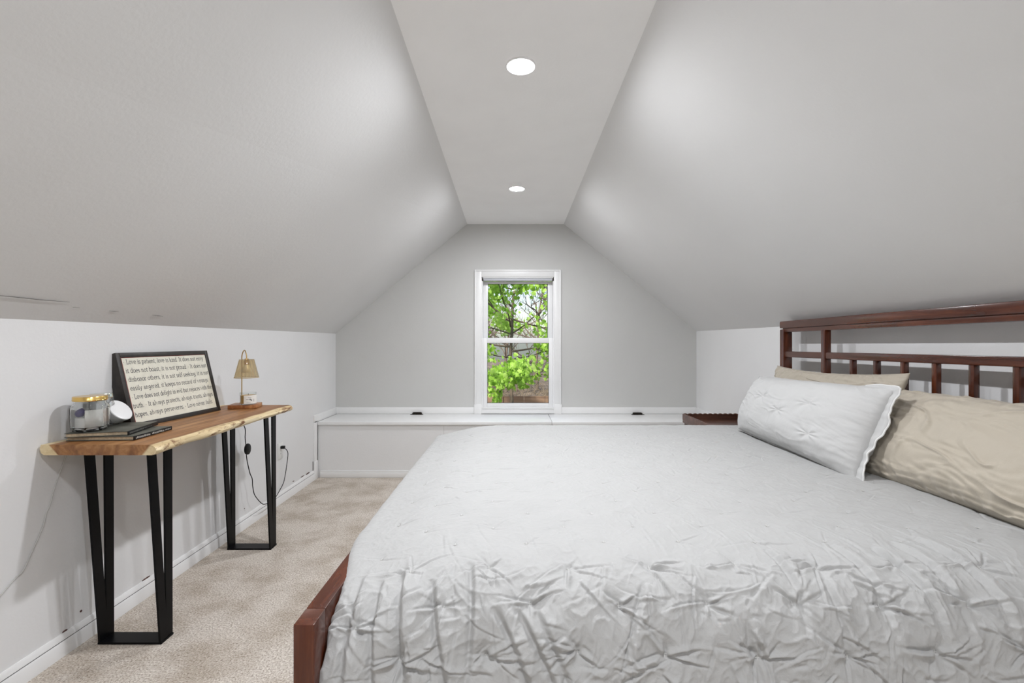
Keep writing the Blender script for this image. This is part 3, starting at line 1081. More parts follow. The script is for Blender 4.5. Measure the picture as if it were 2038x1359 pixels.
rim = ring + (od[:, :1] * rgn + od[:, 1:] * upn) * fwid[:, None] + nrn * wave[:, None]
inn = ring - (od[:, :1] * rgn + od[:, 1:] * upn) * 0.010
mid = 0.5 * (ring + rim) + nrn * (0.3 * wave[:, None])
bm = B()
vr = [[bm.verts.new(p) for p in arr] for arr in (inn, ring, mid, rim)]
for a_, b_ in zip(vr, vr[1:]):
    for k in range(n_):
        bm.faces.new((a_[k], a_[(k + 1) % n_], b_[(k + 1) % n_], b_[k]))
fl = obj('flange', bm, M['sham'], sh, 180)
sm = fl.modifiers.new('t', 'SOLIDIFY'); sm.thickness = 0.005; sm.offset = 0
bm = B()
pi_ = [k for k in range(n_) if u_[k] > 0.30]
tube(bm, [Vector(rim[k]) for k in pi_[::3]], 0.0032, 7)
obj('piping', bm, M['piping'], sh, 180)

def beige(label, center, rgt, up, w, hg, th, seed, loc, **kw):
    me, _, _ = pillow('pillow', '', M['beige'], center, rgt, up, w, hg, th, seed, **kw)
    o = obj('pillow', me, M['beige'], None, 180, loc)
    return tag(o, label, 'pillow', 'beige pillows')


beige('beige pillow standing against the headboard behind the white sham', (1.515, 2.31, 0.838), (0, -1, 0), (0.075, 0, 0.31), 0.92, 0.36, 0.14, 51, (1.51, 2.31, 0.68),
      corner=0.14, wrinkle=0.010, taper=.05)
beige('large beige pillow slumped against the headboard at right, nearest the camera', (1.455, 1.40, 0.795), (0.02, -1, 0), (0.20, 0, 0.30), 0.95, 0.40, 0.235, 72, (1.45, 1.4, 0.66),
      corner=0.12, wrinkle=0.017, taper=.03)

# ------------------------------------------------------------------ bedside table with scalloped rim
ns = thing('bedside_table', 'dark wood bedside table with scalloped raised rim, behind the far edge of the bed', 'table', (1.49, 3.32, 0))
NX0, NX1, NY0, NY1, NZ = 1.285, 1.700, 3.07, 3.56, 0.560
obj('tabletop', box(B(), NX0, NX1, NY0, NY1, NZ - 0.025, NZ, 0.003), M['walnut'], ns)
bm = B()


def scallop(p0, p1, t, z0, zt, n=11, amp=0.004):
    p0, p1 = Vector(p0), Vector(p1)
    d = (p1 - p0); L = d.length; d.normalize()
    nn = Vector((-d.y, d.x, 0)) * t
    K = n * 10
    prev = None
    for k in range(K + 1):
        s = k / K
        q = p0 + d * L * s
        zz = zt - amp + amp * abs(math.sin(PI * n * s)) * 1.6
        cur = [bm.verts.new((*(q).xy, z0)), bm.verts.new((*(q + nn).xy, z0)), bm.verts.new((*(q + nn).xy, zz)), bm.verts.new((*q.xy, zz))]
        if prev:
            for i in range(4):
                bm.faces.new((prev[i], prev[(i + 1) % 4], cur[(i + 1) % 4], cur[i]))
        else:
            bm.faces.new(cur)
        prev = cur
    bm.faces.new(prev[::-1])


RZ = 0.602
scallop((NX0, NY1, 0), (NX1, NY1, 0), -0.012, NZ - .002, RZ)
scallop((NX0, NY0, 0), (NX0, NY1 - .012, 0), -0.012, NZ - .002, RZ, 12, 0.002)
scallop((NX1, NY0, 0), (NX1, NY1 - .012, 0), 0.012, NZ - .002, RZ, 12, 0.002)
obj('rim', bm, M['walnut'], ns)
for x in (NX0 + .01, NX1 - .05):
    for y in (NY0 + .01, NY1 - .05):
        obj('leg', box(B(), x, x + .04, y, y + .04, 0, NZ - .0255, .003), M['walnut'], ns)
obj('apron', box(B(), NX0 + .02, NX1 - .02, NY0 + .02, NY1 - .02, NZ - .13, NZ - .026, .002), M['walnut'], ns)

# ================================================================== CONSOLE TABLE
DZ, DT = 0.787, 0.036
desk = thing('console_table', 'narrow live-edge wood slab console table on black steel legs by the left wall', 'table', (-1.44, 2.15, 0))
bm = B()
ny_ = 90
ys = np.linspace(1.636, 2.668, ny_)
rows = []
for y in ys:
    f = np.array([y * 4.0]); z0 = np.zeros(1)
    wv = float(pnoise(f * 1.3, z0 + .3, 61)[0]) * 0.020 + float(pnoise(f * 4, z0 + .7, 62)[0]) * 0.006
    wl = float(pnoise(f * 1.1, z0 + 1.3, 63)[0]) * 0.006 + float(pnoise(f * 5, z0 + 2.7, 64)[0]) * 0.004
    fx = -1.240 + wv
    if y < 1.66:
        fx -= (1.66 - y) * 0.25
    th = 0.036 - 0.003 * (y - 1.63)
    b0 = -1.636
    sec = [(b0 + .004, DZ), (fx - .018, DZ), (fx - .006, DZ - .003), (fx + .002, DZ - .010), (fx + .004 + wl, DZ - .020), (fx + wl, DZ - th + .006), (fx - .010 + wl, DZ - th),
           (b0 + .014, DZ - th), (b0 + .004, DZ - th + .008), (b0, DZ - .014)]
    yy = y
    rows.append([bm.verts.new((x, yy, z)) for x, z in sec])
n = len(rows[0])
for a_, b_ in zip(rows, rows[1:]):
    for k in range(n):
        bm.faces.new((a_[k], a_[(k + 1) % n], b_[(k + 1) % n], b_[k]))
bm.faces.new(rows[0]); bm.faces.new(rows[-1][::-1])
top = mesh_from(bm, 'tabletop')
top.transform(Matrix.Translation((1.44, -2.15, -0.769)))
top.materials.append(M['slab'])
smooth(top, 40)
to = bpy.data.objects.new('tabletop', top)
C.objects.link(to)
to.parent = desk
to.location = (0, 0, 0.769)

UZ = DZ - DT + 0.0005


def flat_bar(bm, x, yt0, yt1, yb0, yb1, zt, zb, t=0.006):
    vs = []
    for (xx) in (x - t / 2, x + t / 2):
        vs.append([bm.verts.new((xx, yt0, zt)), bm.verts.new((xx, yt1, zt)), bm.verts.new((xx, yb1, zb)), bm.verts.new((xx, yb0, zb))])
    a_, b_ = vs
    bm.faces.new(a_); bm.faces.new(b_[::-1])
    for i in range(4):
        j = (i + 1) % 4
        bm.faces.new((a_[i], a_[j], b_[j], b_[i]))


for (yb, sgn) in ((1.785, 0), (2.596, 0)):
    leg = B()
    for x in (-1.560, -1.331):
        flat_bar(leg, x, yb - .062, yb - .024, yb, yb + .036, UZ, 0.006, 0.008)
        flat_bar(leg, x - .001, yb + .022, yb + .062, yb + .030, yb + .064, UZ, 0.006, 0.0075)
    box(leg, -1.566, -1.325, yb - .001, yb + .065, 0.0, 0.008, 0.001)
    lo = obj('leg', leg, M['black_metal'], desk, 20)
    for x in (-1.560, -1.331):
        pl = B()
        box(pl, x - .02, x + .02, yb - .06, yb + .07, UZ - .004, UZ - .0005)
        obj('mounting_plate', pl, M['black_metal'], lo, 20)

# ------------------------------------------------------------------ framed verse
SW, SH, ST = 0.531, 0.320, 0.048
yN, yFr = 1.934, 2.466
tilt = math.radians(13.8)
# sign frame: local x along wall (to far), local y up the board, local z out of the board
ax = Vector((0.035, 0.531, 0)).normalized()
upb = Vector((-math.sin(tilt), 0, math.cos(tilt)))
upb = (upb - ax * upb.dot(ax)).normalized()
nz_ = ax.cross(upb).normalized()
if nz_.x < 0:
    nz_ = -nz_
org = Vector((-1.553, yN, DZ + 0.0005))
SM = Matrix(((ax.x, upb.x, nz_.x, org.x), (ax.y, upb.y, nz_.y, org.y), (ax.z, upb.z, nz_.z, org.z), (0, 0, 0, 1)))
sign = thing('framed_verse', 'framed cream board printed with a verse, leaning on the wall above the console table', 'sign', tuple(org + ax * SW / 2))
fw = 0.020
bm = B()
box(bm, 0, fw, 0, SH, -ST, 0, .0015, M=SM)
box(bm, SW - fw, SW, 0, SH, -ST, 0, .0015, M=SM)
box(bm, fw, SW - fw, 0, fw, -ST, 0, .0015, M=SM)
box(bm, fw, SW - fw, SH - fw, SH, -ST, 0, .0015, M=SM)
box(bm, .004, SW - .004, .004, SH - .004, -ST + .002, -ST + .008, M=SM)
obj('frame', bm, M['signframe'], sign)
bm = B()
box(bm, fw, fw + .0035, fw, SH - fw, -.010, -.0015, M=SM)
box(bm, fw, SW - fw, SH - fw - .002, SH - fw, -.010, -.003, M=SM)
obj('inner_edge', bm, M['signred'], sign, 0)
bm = B()
box(bm, fw + .002, SW - fw - .0005, fw + .0005, SH - fw - .0015, -.014, -.004, M=SM)
panel = obj('panel', bm, M['signpanel'], sign, 0)


# --- a small slab-serif alphabet, drawn as strokes (x-height = 1)
def arcp(cx, cy, rx, ry, a0, a1, n=12):
    return [(cx + rx * math.cos(math.radians(a0 + (a1 - a0) * k / n)), cy + ry * math.sin(math.radians(a0 + (a1 - a0) * k / n))) for k in range(n + 1)]


def ser(x, y, w=.17):
    return [(x - w, y), (x + w, y)]


G = {
    'o': (.92, [arcp(.46, .5, .36, .5, 0, 360, 20)]),
    'c': (.82, [arcp(.44, .5, .36, .5, 45, 315, 16)]),
    'e': (.86, [[(.10, .52), (.76, .52)] , arcp(.44, .5, .34, .5, 0, 310, 18)]),
    'a': (.88, [arcp(.36, .27, .26, .27, 60, 360, 14), [(.62, .0), (.62, .70)], arcp(.38, .68, .24, .32, 0, 150, 10), ser(.70, 0, .12)]),
    'n': (1.0, [[(.2, 0), (.2, 1)], arcp(.46, .62, .26, .36, 180, 0), [(.72, .62), (.72, 0)], ser(.2, 0), ser(.72, 0), [(.04, 1), (.2, 1)]]),
    'm': (1.5, [[(.2, 0), (.2, 1)], arcp(.44, .62, .24, .36, 180, 0), [(.68, .62), (.68, 0)], arcp(.92, .62, .24, .36, 180, 0), [(1.16, .62), (1.16, 0)], ser(.2, 0), ser(.68, 0), ser(1.16, 0), [(.04, 1), (.2, 1)]]),
    'h': (1.0, [[(.2, 0), (.2, 1.55)], arcp(.46, .62, .26, .36, 180, 0), [(.72, .62), (.72, 0)], ser(.2, 0), ser(.72, 0), [(.04, 1.55), (.2, 1.55)]]),
    'i': (.5, [[(.24, 0), (.24, 1)], ser(.24, 0), [(.06, 1), (.24, 1)], [(.22, 1.32), (.22, 1.46)]]),
    'l': (.5, [[(.24, 0), (.24, 1.55)], ser(.24, 0), [(.06, 1.55), (.24, 1.55)]]),
    't': (.62, [arcp(.46, .22, .2, .22, 300, 180, 8) + [(.26, 1.35)], [(.04, 1), (.56, 1)]]),
    'f': (.62, [[(.24, 0), (.24, 1.2)], arcp(.46, 1.22, .22, .32, 180, 50, 8), [(.04, 1), (.56, 1)], ser(.24, 0)]),
    'r': (.72, [[(.2, 0), (.2, 1)], arcp(.48, .60, .28, .38, 180, 60, 8), ser(.2, 0), [(.04, 1), (.2, 1)]]),
    's': (.74, [arcp(.37, .74, .24, .25, 20, 270, 10) + arcp(.37, .24, .26, .25, 90, -160, 10)]),
    'd': (.98, [arcp(.42, .5, .33, .5, 0, 360, 18), [(.75, 0), (.75, 1.55)], [(.58, 1.55), (.75, 1.55)], ser(.82, 0, .1)]),
    'b': (.98, [arcp(.52, .5, .33, .5, 0, 360, 18), [(.19, 0), (.19, 1.55)], [(.03, 1.55), (.19, 1.55)]]),
    'p': (.98, [arcp(.52, .5, .33, .5, 0, 360, 18), [(.19, -.52), (.19, 1)], [(.03, 1), (.19, 1)], ser(.19, -.52)]),
    'g': (.92, [arcp(.42, .58, .30, .40, 0, 360, 18), [(.72, 1), (.72, -.2)], arcp(.42, -.22, .30, .3, 0, -160, 10)]),
    'y': (.94, [[(.12, 1), (.48, .02)], [(.84, 1), (.40, -.30)], arcp(.26, -.30, .15, .2, -10, -160, 6), ser(.12, 1, .13), ser(.84, 1, .13)]),
    'v': (.92, [[(.12, 1), (.46, 0), (.80, 1)], ser(.12, 1, .13), ser(.80, 1, .13)]),
    'w': (1.32, [[(.12, 1), (.40, 0), (.66, .85), (.92, 0), (1.20, 1)], ser(.12, 1, .13), ser(1.20, 1, .13)]),
    'u': (1.0, [[(.2, 1), (.2, .36)], arcp(.46, .36, .26, .36, 180, 360), [(.72, 0), (.72, 1)], [(.04, 1), (.2, 1)], [(.56, 1), (.72, 1)], ser(.80, 0, .1)]),
    'k': (.98, [[(.2, 0), (.2, 1.55)], [(.76, 1), (.22, .42)], [(.38, .58), (.80, 0)], ser(.2, 0), [(.04, 1.55), (.2, 1.55)], ser(.78, 0, .14)]),
    'j': (.5, [[(.3, 1), (.3, -.25)], arcp(.12, -.25, .18, .25, 0, -120, 6), [(.12, 1), (.3, 1)], [(.28, 1.32), (.28, 1.46)]]),
    'x': (.9, [[(.12, 1), (.78, 0)], [(.78, 1), (.12, 0)]]),
    'q': (.98, [arcp(.42, .5, .33, .5, 0, 360, 18), [(.75, -.52), (.75, 1)]]),
    'z': (.8, [[(.1, 1), (.7, 1), (.1, 0), (.7, 0)]]),
    'L': (1.05, [[(.26, 0), (.26, 1.5)], [(.06, 0), (.92, 0), (.92, .34)], ser(.26, 1.5, .22)]),
    'I': (.66, [[(.32, 0), (.32, 1.5)], ser(.32, 0, .22), ser(.32, 1.5, .22)]),
    ',': (.4, [[(.2, .1), (.1, -.25)]]),
    '.': (.4, [[(.16, .0), (.16, .14)]]),
    '-': (.6, [[(.1, .5), (.5, .5)]]),
    '*': (.5, [[(.2, .48), (.2, .66)]]),
    ' ': (.55, []),
}


def textrun(bm, s, x0, y0, size, width, M_, z, stroke=0.17):
    tot = sum(G[c][0] for c in s)
    kx = width / tot if width else size
    x = x0
    for c in s:
        w_, st_ = G[c]
        for pl_ in st_:
            pts = [Vector((x + a * kx, y0 + b_ * size, z)) for a, b_ in pl_]
            hw = stroke * size / 2 * (0.8 if (len(pts) == 2 and abs(pts[0].y - pts[1].y) < 1e-6) else 1)
            L_, R_ = [], []
            for i in range(len(pts)):
                a_ = pts[max(i - 1, 0)]; b2 = pts[min(i + 1, len(pts) - 1)]
                t_ = (b2 - a_)
                if t_.length < 1e-9:
                    t_ = Vector((1, 0, 0))
                t_.normalize()
                nn = Vector((-t_.y, t_.x, 0)) * hw
                L_.append(bm.verts.new(M_ @ (pts[i] + nn)))
                R_.append(bm.verts.new(M_ @ (pts[i] - nn)))
            for i in range(len(pts) - 1):
                bm.faces.new((L_[i], L_[i + 1], R_[i + 1], R_[i]))
        x += w_ * kx


LINES = [('* Love is patient, love is kind. It does not envy', .030, .462), ('it does not boast, it is not proud. * It does not', .033, .470), ('dishonor others, it is not self-seeking, it is not', .036, .470),
         ('easily angered, it keeps no record of wrongs.', .035, .462), ('* Love does not delight in evil but rejoices with the', .032, .474), ('truth. * It always protects, always trusts, always', .028, .474), ('hopes, always perseveres. * Love never fails.', .029, .462)]
bm = B()
for i, (s, x0, wd) in enumerate(LINES):
    textrun(bm, s, x0, SH - 0.049 - i * 0.0377, 0.0128, wd, SM, -0.0035, 0.19)
obj('lettering', bm, M['ink'], panel, 0)

# ------------------------------------------------------------------ two thin books
BT = 0.0150


def book(label, near_r, ang, w, l, z0, seed, dim):
    """near_r: spine corner nearest camera; spine runs along local +y; covers extend to local -x"""
    b0 = Matrix.Translation((near_r[0], near_r[1], z0)) @ Matrix.Rotation(math.radians(ang), 4, 'Z')
    t = thing('book', label, 'book', (near_r[0] - w / 2, near_r[1] + l / 2, z0), 'books under the jars')
    bm = B()
    box(bm, -w, -.002, 0, l, 0, .0024, .0008, M=b0)
    box(bm, -w, -.002, 0, l, BT - .0024, BT, .0008, M=b0)
    sp = B()
    box(sp, -.004, .0002, -.0003, l + .0003, 0.0001, BT + .0002, .0012, M=b0)
    obj('spine', sp, M['black_plastic'], t, 30)
    obj('cover', bm, M['cover'], t, 30)
    obj('pages', box(B(), -w + .004, -.0045, .003, l - .003, .0025, BT - .0025, M=b0), M['pages'], t, 0)
    # pale print along the spine: worn, unreadable marks
    bm = B()
    rr = random.Random(seed)
    y = .008
    segs = [(.075, .007), (.065, .007), (.03, .004)] if not dim else [(.095, .006), (.02, .003), (.03, .003)]
    for (ln_, hh) in segs:
        e = y + ln_
        while y < e:
            wd = rr.uniform(.003, .007)
            zz = BT / 2 - hh / 2 + rr.uniform(-.0006, .0006)
            for q in range(2):
                box(bm, -.0002, .0006, y + q * wd * .5, y + q * wd * .5 + wd * .28, zz, zz + hh * rr.uniform(.7, 1), M=b0)
            box(bm, -.0002, .0006, y, y + wd * .75, zz + hh * rr.choice([0, .4, .8]), zz + hh * rr.choice([.5, .9]) + .0006, M=b0)
            y += wd + .0016
        y = e + .009
    obj('spine_lettering', bm, M['spine_dim'] if dim else M['spine_text'], t, 0)
    return t


book('lower of two thin dark books, white print on its spine', (-1.366, 1.708), 3.5, 0.235, 0.208, DZ + .0005, 4, False)
book('upper of two thin dark books, lying under the glass jars', (-1.398, 1.722), 14.0, 0.196, 0.222, DZ + .001 + BT, 9, True)
JZ = DZ + 2 * BT + .002


# ------------------------------------------------------------------ glass jars
def jar(label, cx, cy, r, hgt, lidmat, sides, rot):
    t = thing('glass_jar', label, 'jar', (cx, cy, JZ), 'glass jars on the books')
    Mx = Matrix.Translation((cx, cy, JZ)) @ Matrix.Rotation(rot, 4, 'Z')

    def facet(th, z, zs=.012, ze=hgt * .70):
        a_ = 2 * PI / sides
        p = math.cos(a_ / 2) / math.cos(((th + a_ / 2) % a_) - a_ / 2)
        k = min(1, max(0, (ze - z) / (hgt * .1) + .5)) if z > ze - hgt * .06 else 1
        p = p * 1.06
        return 1 + (min(p, 1.05) - 1) * k
    hb = hgt - .018
    out = [(0, .0), (r * .80, .0), (r * .93, .004), (r * .97, .012), (r, hgt * .35), (r * 1.01, hgt * .66), (r * .99, hgt * .72), (r * .86, hgt * .785), (r * .83, hgt * .82), (r * .83, hb + .004)]
    inn_ = [(r * .79, hb + .004), (r * .79, hgt * .81), (r * .82, hgt * .77), (r * .93, hgt * .71), (r * .94, hgt * .6), (r * .91, .016), (r * .7, .009), (0, .008)]
    bm = B()
    lathe(bm, out + inn_, 96, Mx, facet)
    obj('glass_body', bm, M['glass'], t, 50)
    bm = B()
    lr = r * .93
    lathe(bm, [(0, hgt), (lr * .97, hgt), (lr, hgt - .002), (lr, hgt - .011), (lr * 1.02, hgt - .013), (lr * .99, hgt - .0165), (lr * .90, hgt - .0165), (lr * .89, hgt - .003), (0, hgt - .003)], 64, Mx)
    obj('lid', bm, lidmat, t, 40)
    return t, Mx


j1, Mx1 = jar('larger faceted glass jar with gold lid and white label', -1.552, 1.738, 0.054, 0.126, M['goldlid'], 6, 0.35)
bm = B()
# white wrapper curled inside with a purple sachet above
arc1 = [(0.043 * math.cos(a_), 0.043 * math.sin(a_)) for a_ in np.linspace(-1.55, 0.75, 30)]
for z0_, z1_ in ((.012, .078),):
    prev = None
    for x_, y_ in arc1:
        cur = (bm.verts.new(Mx1 @ Vector((x_, y_, z0_))), bm.verts.new(Mx1 @ Vector((x_, y_, z1_))))
        if prev:
            bm.faces.new((prev[0], cur[0], cur[1], prev[1]))
        prev = cur
wp = obj('wrapper', bm, M['paper'], j1, 60)
s_ = wp.modifiers.new('t', 'SOLIDIFY'); s_.thickness = .001
bm = B()
lathe(bm, [(0, .0095), (.040, .0095), (.041, .03), (.041, .05), (0, .055)], 40, Mx1)
obj('contents', bm, M['jarfill'], j1, 50)
bm = B()
bmesh.ops.create_icosphere(bm, subdivisions=3, radius=1, matrix=Matrix.Translation((-1.552 - .011, 1.738 - .028, JZ + .068)) @ Matrix.Rotation(.6, 4, 'Y') @ Matrix.Diagonal((.013, .014, .017, 1)))
obj('sachet', bm, M['purple'], j1, 60)
j2, Mx2 = jar('smaller glass jar with pale lid behind the gold-lidded jar', -1.598, 1.838, 0.038, 0.124, M['silverlid'], 8, 0.2)
bm = B()
box(bm, -.018, .014, -.016, .014, .0095, .042, .003, M=Mx2 @ Matrix.Rotation(.5, 4, 'Z'))
obj('contents', bm, M['jarfill'], j2, 50)

# ------------------------------------------------------------------ white cup tipped on its side
cup = thing('cup', 'small white cup tipped over beside the jars, its round end facing the room', 'cup', (-1.53, 1.86, JZ))
nv = Vector((.78, .02, .60)).normalized()
cc = P(241, 826, 1.870)
q = nv.to_track_quat('Z', 'Y').to_matrix().to_4x4()
Mc = Matrix.Translation(cc) @ q
bm = B()
lathe(bm, [(0, 0), (.040, 0), (.0455, -.0012), (.047, -.004), (.036, -.046), (.034, -.047), (.033, -.045), (.041, -.006), (0, -.005)], 64, Mc)
mnz = min(v.co.z for v in bm.verts)
bmesh.ops.translate(bm, vec=(0, 0, JZ + .0005 - mnz), verts=bm.verts[:])
obj('body', bm, M['white_cer'], cup, 40)

# ------------------------------------------------------------------ candle warmer lamp
lamp = thing('lamp', 'brass candle warmer lamp with pleated glass shade on wooden base', 'lamp', (-1.44, 2.55, DZ))
LB = DZ + .001
Ml = Matrix.Translation((-1.442, 2.556, LB)) @ Matrix.Rotation(math.radians(12), 4, 'Z')
obj('base', box(B(), -.070, .068, -.054, .054, 0, .0205, .0015, M=Ml), M['lampwood'], lamp)
bz_ = LB + .0205
sxp, syp = -1.476, 2.580
shx, shy = -1.424, 2.535
arch = catmull([(sxp, syp, bz_), (sxp, syp, .95), (sxp, syp, 1.045), (sxp + .004, syp - .004, 1.073), (sxp + .018, syp - .016, 1.092), ((sxp + shx) / 2 + .004, (syp + shy) / 2 - .004, 1.097), (shx - .012, shy + .010, 1.090), (shx - .002, shy + .002, 1.070), (shx, shy, 1.040)], 8)
bm = B()
tube(bm, arch, .0028, 10)
lathe(bm, [(0, bz_), (.012, bz_), (.012, bz_ + .003), (.004, bz_ + .006), (.003, bz_ + .007)], 24, Matrix.Translation((sxp, syp, 0)))
obj('stem', bm, M['brass'], lamp)
SZ0, SZ1 = .952, 1.0485
bm = B()


def pleat(th, z):
    return 1 + 0.035 * math.cos(th * 18)


pr = []
K = 10
for k in range(K + 1):
    s = k / K
    pr.append((.0355 + (.0585 - .0355) * s, SZ1 + (SZ0 - SZ1) * s))
pr2 = [(r_ - .0022, z_) for r_, z_ in pr[::-1]]
lathe(bm, [(.006, SZ1 + .001), (.0345, SZ1 + .001)] + pr + pr2 + [(.006, SZ1 - .001)], 144, Matrix.Translation((shx, shy, 0)), pleat)
shade = obj('shade', bm, M['amber'], lamp, 60)
bm = B()
lathe(bm, [(.0, SZ1 + .006), (.009, SZ1 + .005), (.010, SZ1 - .002), (.013, SZ1 - .004), (.013, SZ1 - .028), (0, SZ1 - .028)], 24, Matrix.Translation((shx, shy, 0)))
rb = B()
tube(rb, [(shx + .0585 * math.cos(a_) * (1 + .035 * math.cos(18 * a_)), shy + .0585 * math.sin(a_) * (1 + .035 * math.cos(18 * a_)), SZ0) for a_ in np.linspace(0, 2 * PI, 144, endpoint=False)], .0012, 5, True)
obj('socket', bm, M['brass'], lamp, 40)
obj('shade_rim', rb, M['brass'], shade, 40)
bm = B()
lathe(bm, [(0, SZ1 - .028), (.012, SZ1 - .028), (.022, SZ1 - .052), (.025, SZ1 - .062), (.022, SZ1 - .070), (0, SZ1 - .072)], 24, Matrix.Translation((shx, shy, 0)))
obj('bulb', bm, plain('halogen_bulb', (.75, .72, .62), .15), lamp, 50)
# cord, switch and plug
cpts = [(-1.500, 2.600, LB + .006), (-1.560, 2.640, LB + .003), (-1.612, 2.700, DZ - .03), P(486, 848, 2.82), P(488, 872, 2.83), P(490, 893, 2.84), P(491, 912, 2.85), P(497, 940, 2.86), P(502, 953, 2.88), P(503, 968, 2.89), P(507, 985, 2.91), P(520, 1001, 2.97), P(528, 1003, 3.02), P(538, 999, 3.10), P(548, 990, 3.2),
        P(557, 975, 3.33), P(565, 958, 3.36), P(570, 930, 3.36), P(573, 905, 3.36), P(571, 896, 3.355), P(566, 892, 3.35), P(560, 890, 3.345)]
bm = B()
tube(bm, [Vector((max(p.x, XL + .006), p.y, p.z)) for p in catmull(cpts, 6)], .0026, 8)
cord = obj('cord', bm, M['black_plastic'], lamp)
sw = P(491.5, 893.5, 2.84)
bm = B()
lathe(bm, [(0, .012), (.018, .011), (.028, .007), (.030, 0), (.028, -.007), (.018, -.011), (0, -.012)], 32,
      Matrix.Translation(sw + Vector((.004, 0, 0))) @ Matrix.Rotation(math.radians(90), 4, 'Y') @ Matrix.Diagonal((1.12, .92, 1, 1)))
obj('cord_switch', bm, M['black_plastic'], cord, 40)
oy = 3.345
oz = 0.372
bm = B()
box(bm, XL + .006, XL + .034, oy - .012, oy + .012, oz + .014, oz + .034, .004)
obj('plug', bm, M['black_plastic'], cord)

# candle in its jar, standing on the lamp base
cd = thing('candle', 'cream candle in a glass jar with white label, standing on the lamp base', 'candle', (-1.418, 2.540, bz_))
Mk = Matrix.Translation((-1.416, 2.535, bz_ + .0008))
cr_ = .040
bm = B()
lathe(bm, [(0, 0), (cr_ * .95, 0), (cr_, .003), (cr_, .062), (cr_ * .97, .0635), (cr_ * .93, .062), (cr_ * .93, .007), (0, .006)], 56, Mk)
obj('glass', bm, M['pane'], cd, 40)
bm = B()
lathe(bm, [(0, .0065), (cr_ * .915, .0065), (cr_ * .915, .048), (0, .048)], 48, Mk)
obj('wax', bm, M['wax'], cd, 40)
bm = B()
prev = None
for a_ in np.linspace(-1.60, .55, 26):
    cur = [bm.verts.new(Mk @ Vector((cr_ * 1.012 * math.cos(a_), cr_ * 1.012 * math.sin(a_), z_))) for z_ in (.006, .050)]
    if prev:
        bm.faces.new((prev[0], cur[0], cur[1], prev[1]))
    prev = cur
lb_ = obj('label', bm, M['paper'], cd, 60)
bm = B()
for (a0, a1, z0_, z1_) in ((-1.3, -1.0, .028, .030), (-1.1, -.7, .038, .0395), (-.92, -.72, .025, .032), (-.78, -.62, .021, .028), (-.40, -.34, .016, .030), (-1.25, -.8, .012, .013)):
    prev = None
    for a_ in np.linspace(a0, a1, 5):
        cur = [bm.verts.new(Mk @ Vector((cr_ * 1.02 * math.cos(a_), cr_ * 1.02 * math.sin(a_), z_))) for z_ in (z0_, z1_)]
        if prev:
            bm.faces.new((prev[0], cur[0], cur[1], prev[1]))
        prev = cur
obj('label_print', bm, M['ink'], lb_, 0)
bm = B()
tube(bm, [Mk @ Vector((0, 0, .047)), Mk @ Vector((.001, 0, .057))], .001, 6)
obj('wick', bm, M['black_plastic'], cd)

# ------------------------------------------------------------------ outlet
ot = thing('wall_outlet', 'white double wall outlet low on the left wall behind the table leg', 'outlet', (XL, oy, oz - .057))
obj('plate', box(B(), XL + .0002, XL + .006, oy - .036, oy + .036, oz - .057, oz + .057, .002), M['outlet'], ot)
for dz in (-.022, .022):
    f_ = obj('socket', box(B(), XL + .005, XL + .0075, oy - .017, oy + .017, oz + dz - .014, oz + dz + .014, .001), M['outlet'], ot)
    bm = B()
    if dz < 0:
        for dy in (-.006, .006):
            box(bm, XL + .007, XL + .0078, oy + dy - .001, oy + dy + .001, oz + dz - .002, oz + dz + .006)
        obj('slot', bm, M['seam'], f_, 0)
    else:
        bm.free()

# ------------------------------------------------------------------ white cord on the wall
wp_ = [(141, 900, 1.74), (136, 930, 1.72), (128, 958, 1.70), (116, 985, 1.685), (107, 1006, 1.675), (97, 1022, 1.662), (85, 1052, 1.648), (62, 1095, 1.615), (40, 1134, 1.585), (25, 1150, 1.56), (0, 1180, 1.52), (-40, 1232, 1.46), (-110, 1300, 1.37), (-200, 1330, 1.27)]
bm = B()
tube(bm, [Vector((XL + .004, p.y, p.z)) for p in catmull([P(*a_) for a_ in wp_], 6)], .0022, 8)
tag(obj('power_cord', bm, M['white_cord'], None, 35, (XL + .004, 1.6, .34)), 'thin white cord hanging down the left wall from behind the console table', 'cord')

# ================================================================== OUTDOORS
def ground_z(x, y):
    return -2.8 + 2.25 * float(sstep(7.0, 17.0, np.array(y))) + 0.12 * math.sin(x * .9 + y * .5) + .4 * float(sstep(17, 26, np.array(y)))


gx_, gy_ = np.meshgrid(np.linspace(-14, 16, 61), np.linspace(4.7, 36, 64), indexing='ij')
gz_ = np.vectorize(ground_z)(gx_, gy_) + 0.10 * pnoise(gx_ * 1.3, gy_ * 1.3, 91)
gr = obj('ground', quadmesh('ground', gx_, gy_, gz_), M['earth'], None, 180)
gr['kind'] = 'structure'

# maple leaf outline (x across, y along)
half = [(0, 0), (.10, .04), (.42, -.10), (.34, .12), (.62, .26), (.50, .38), (.60, .58), (.30, .52), (.28, .70), (.14, .66), (0, 1.0)]
LEAF = np.array([(x, y) for x, y in half] + [(-x, y) for x, y in half[-2:0:-1]])


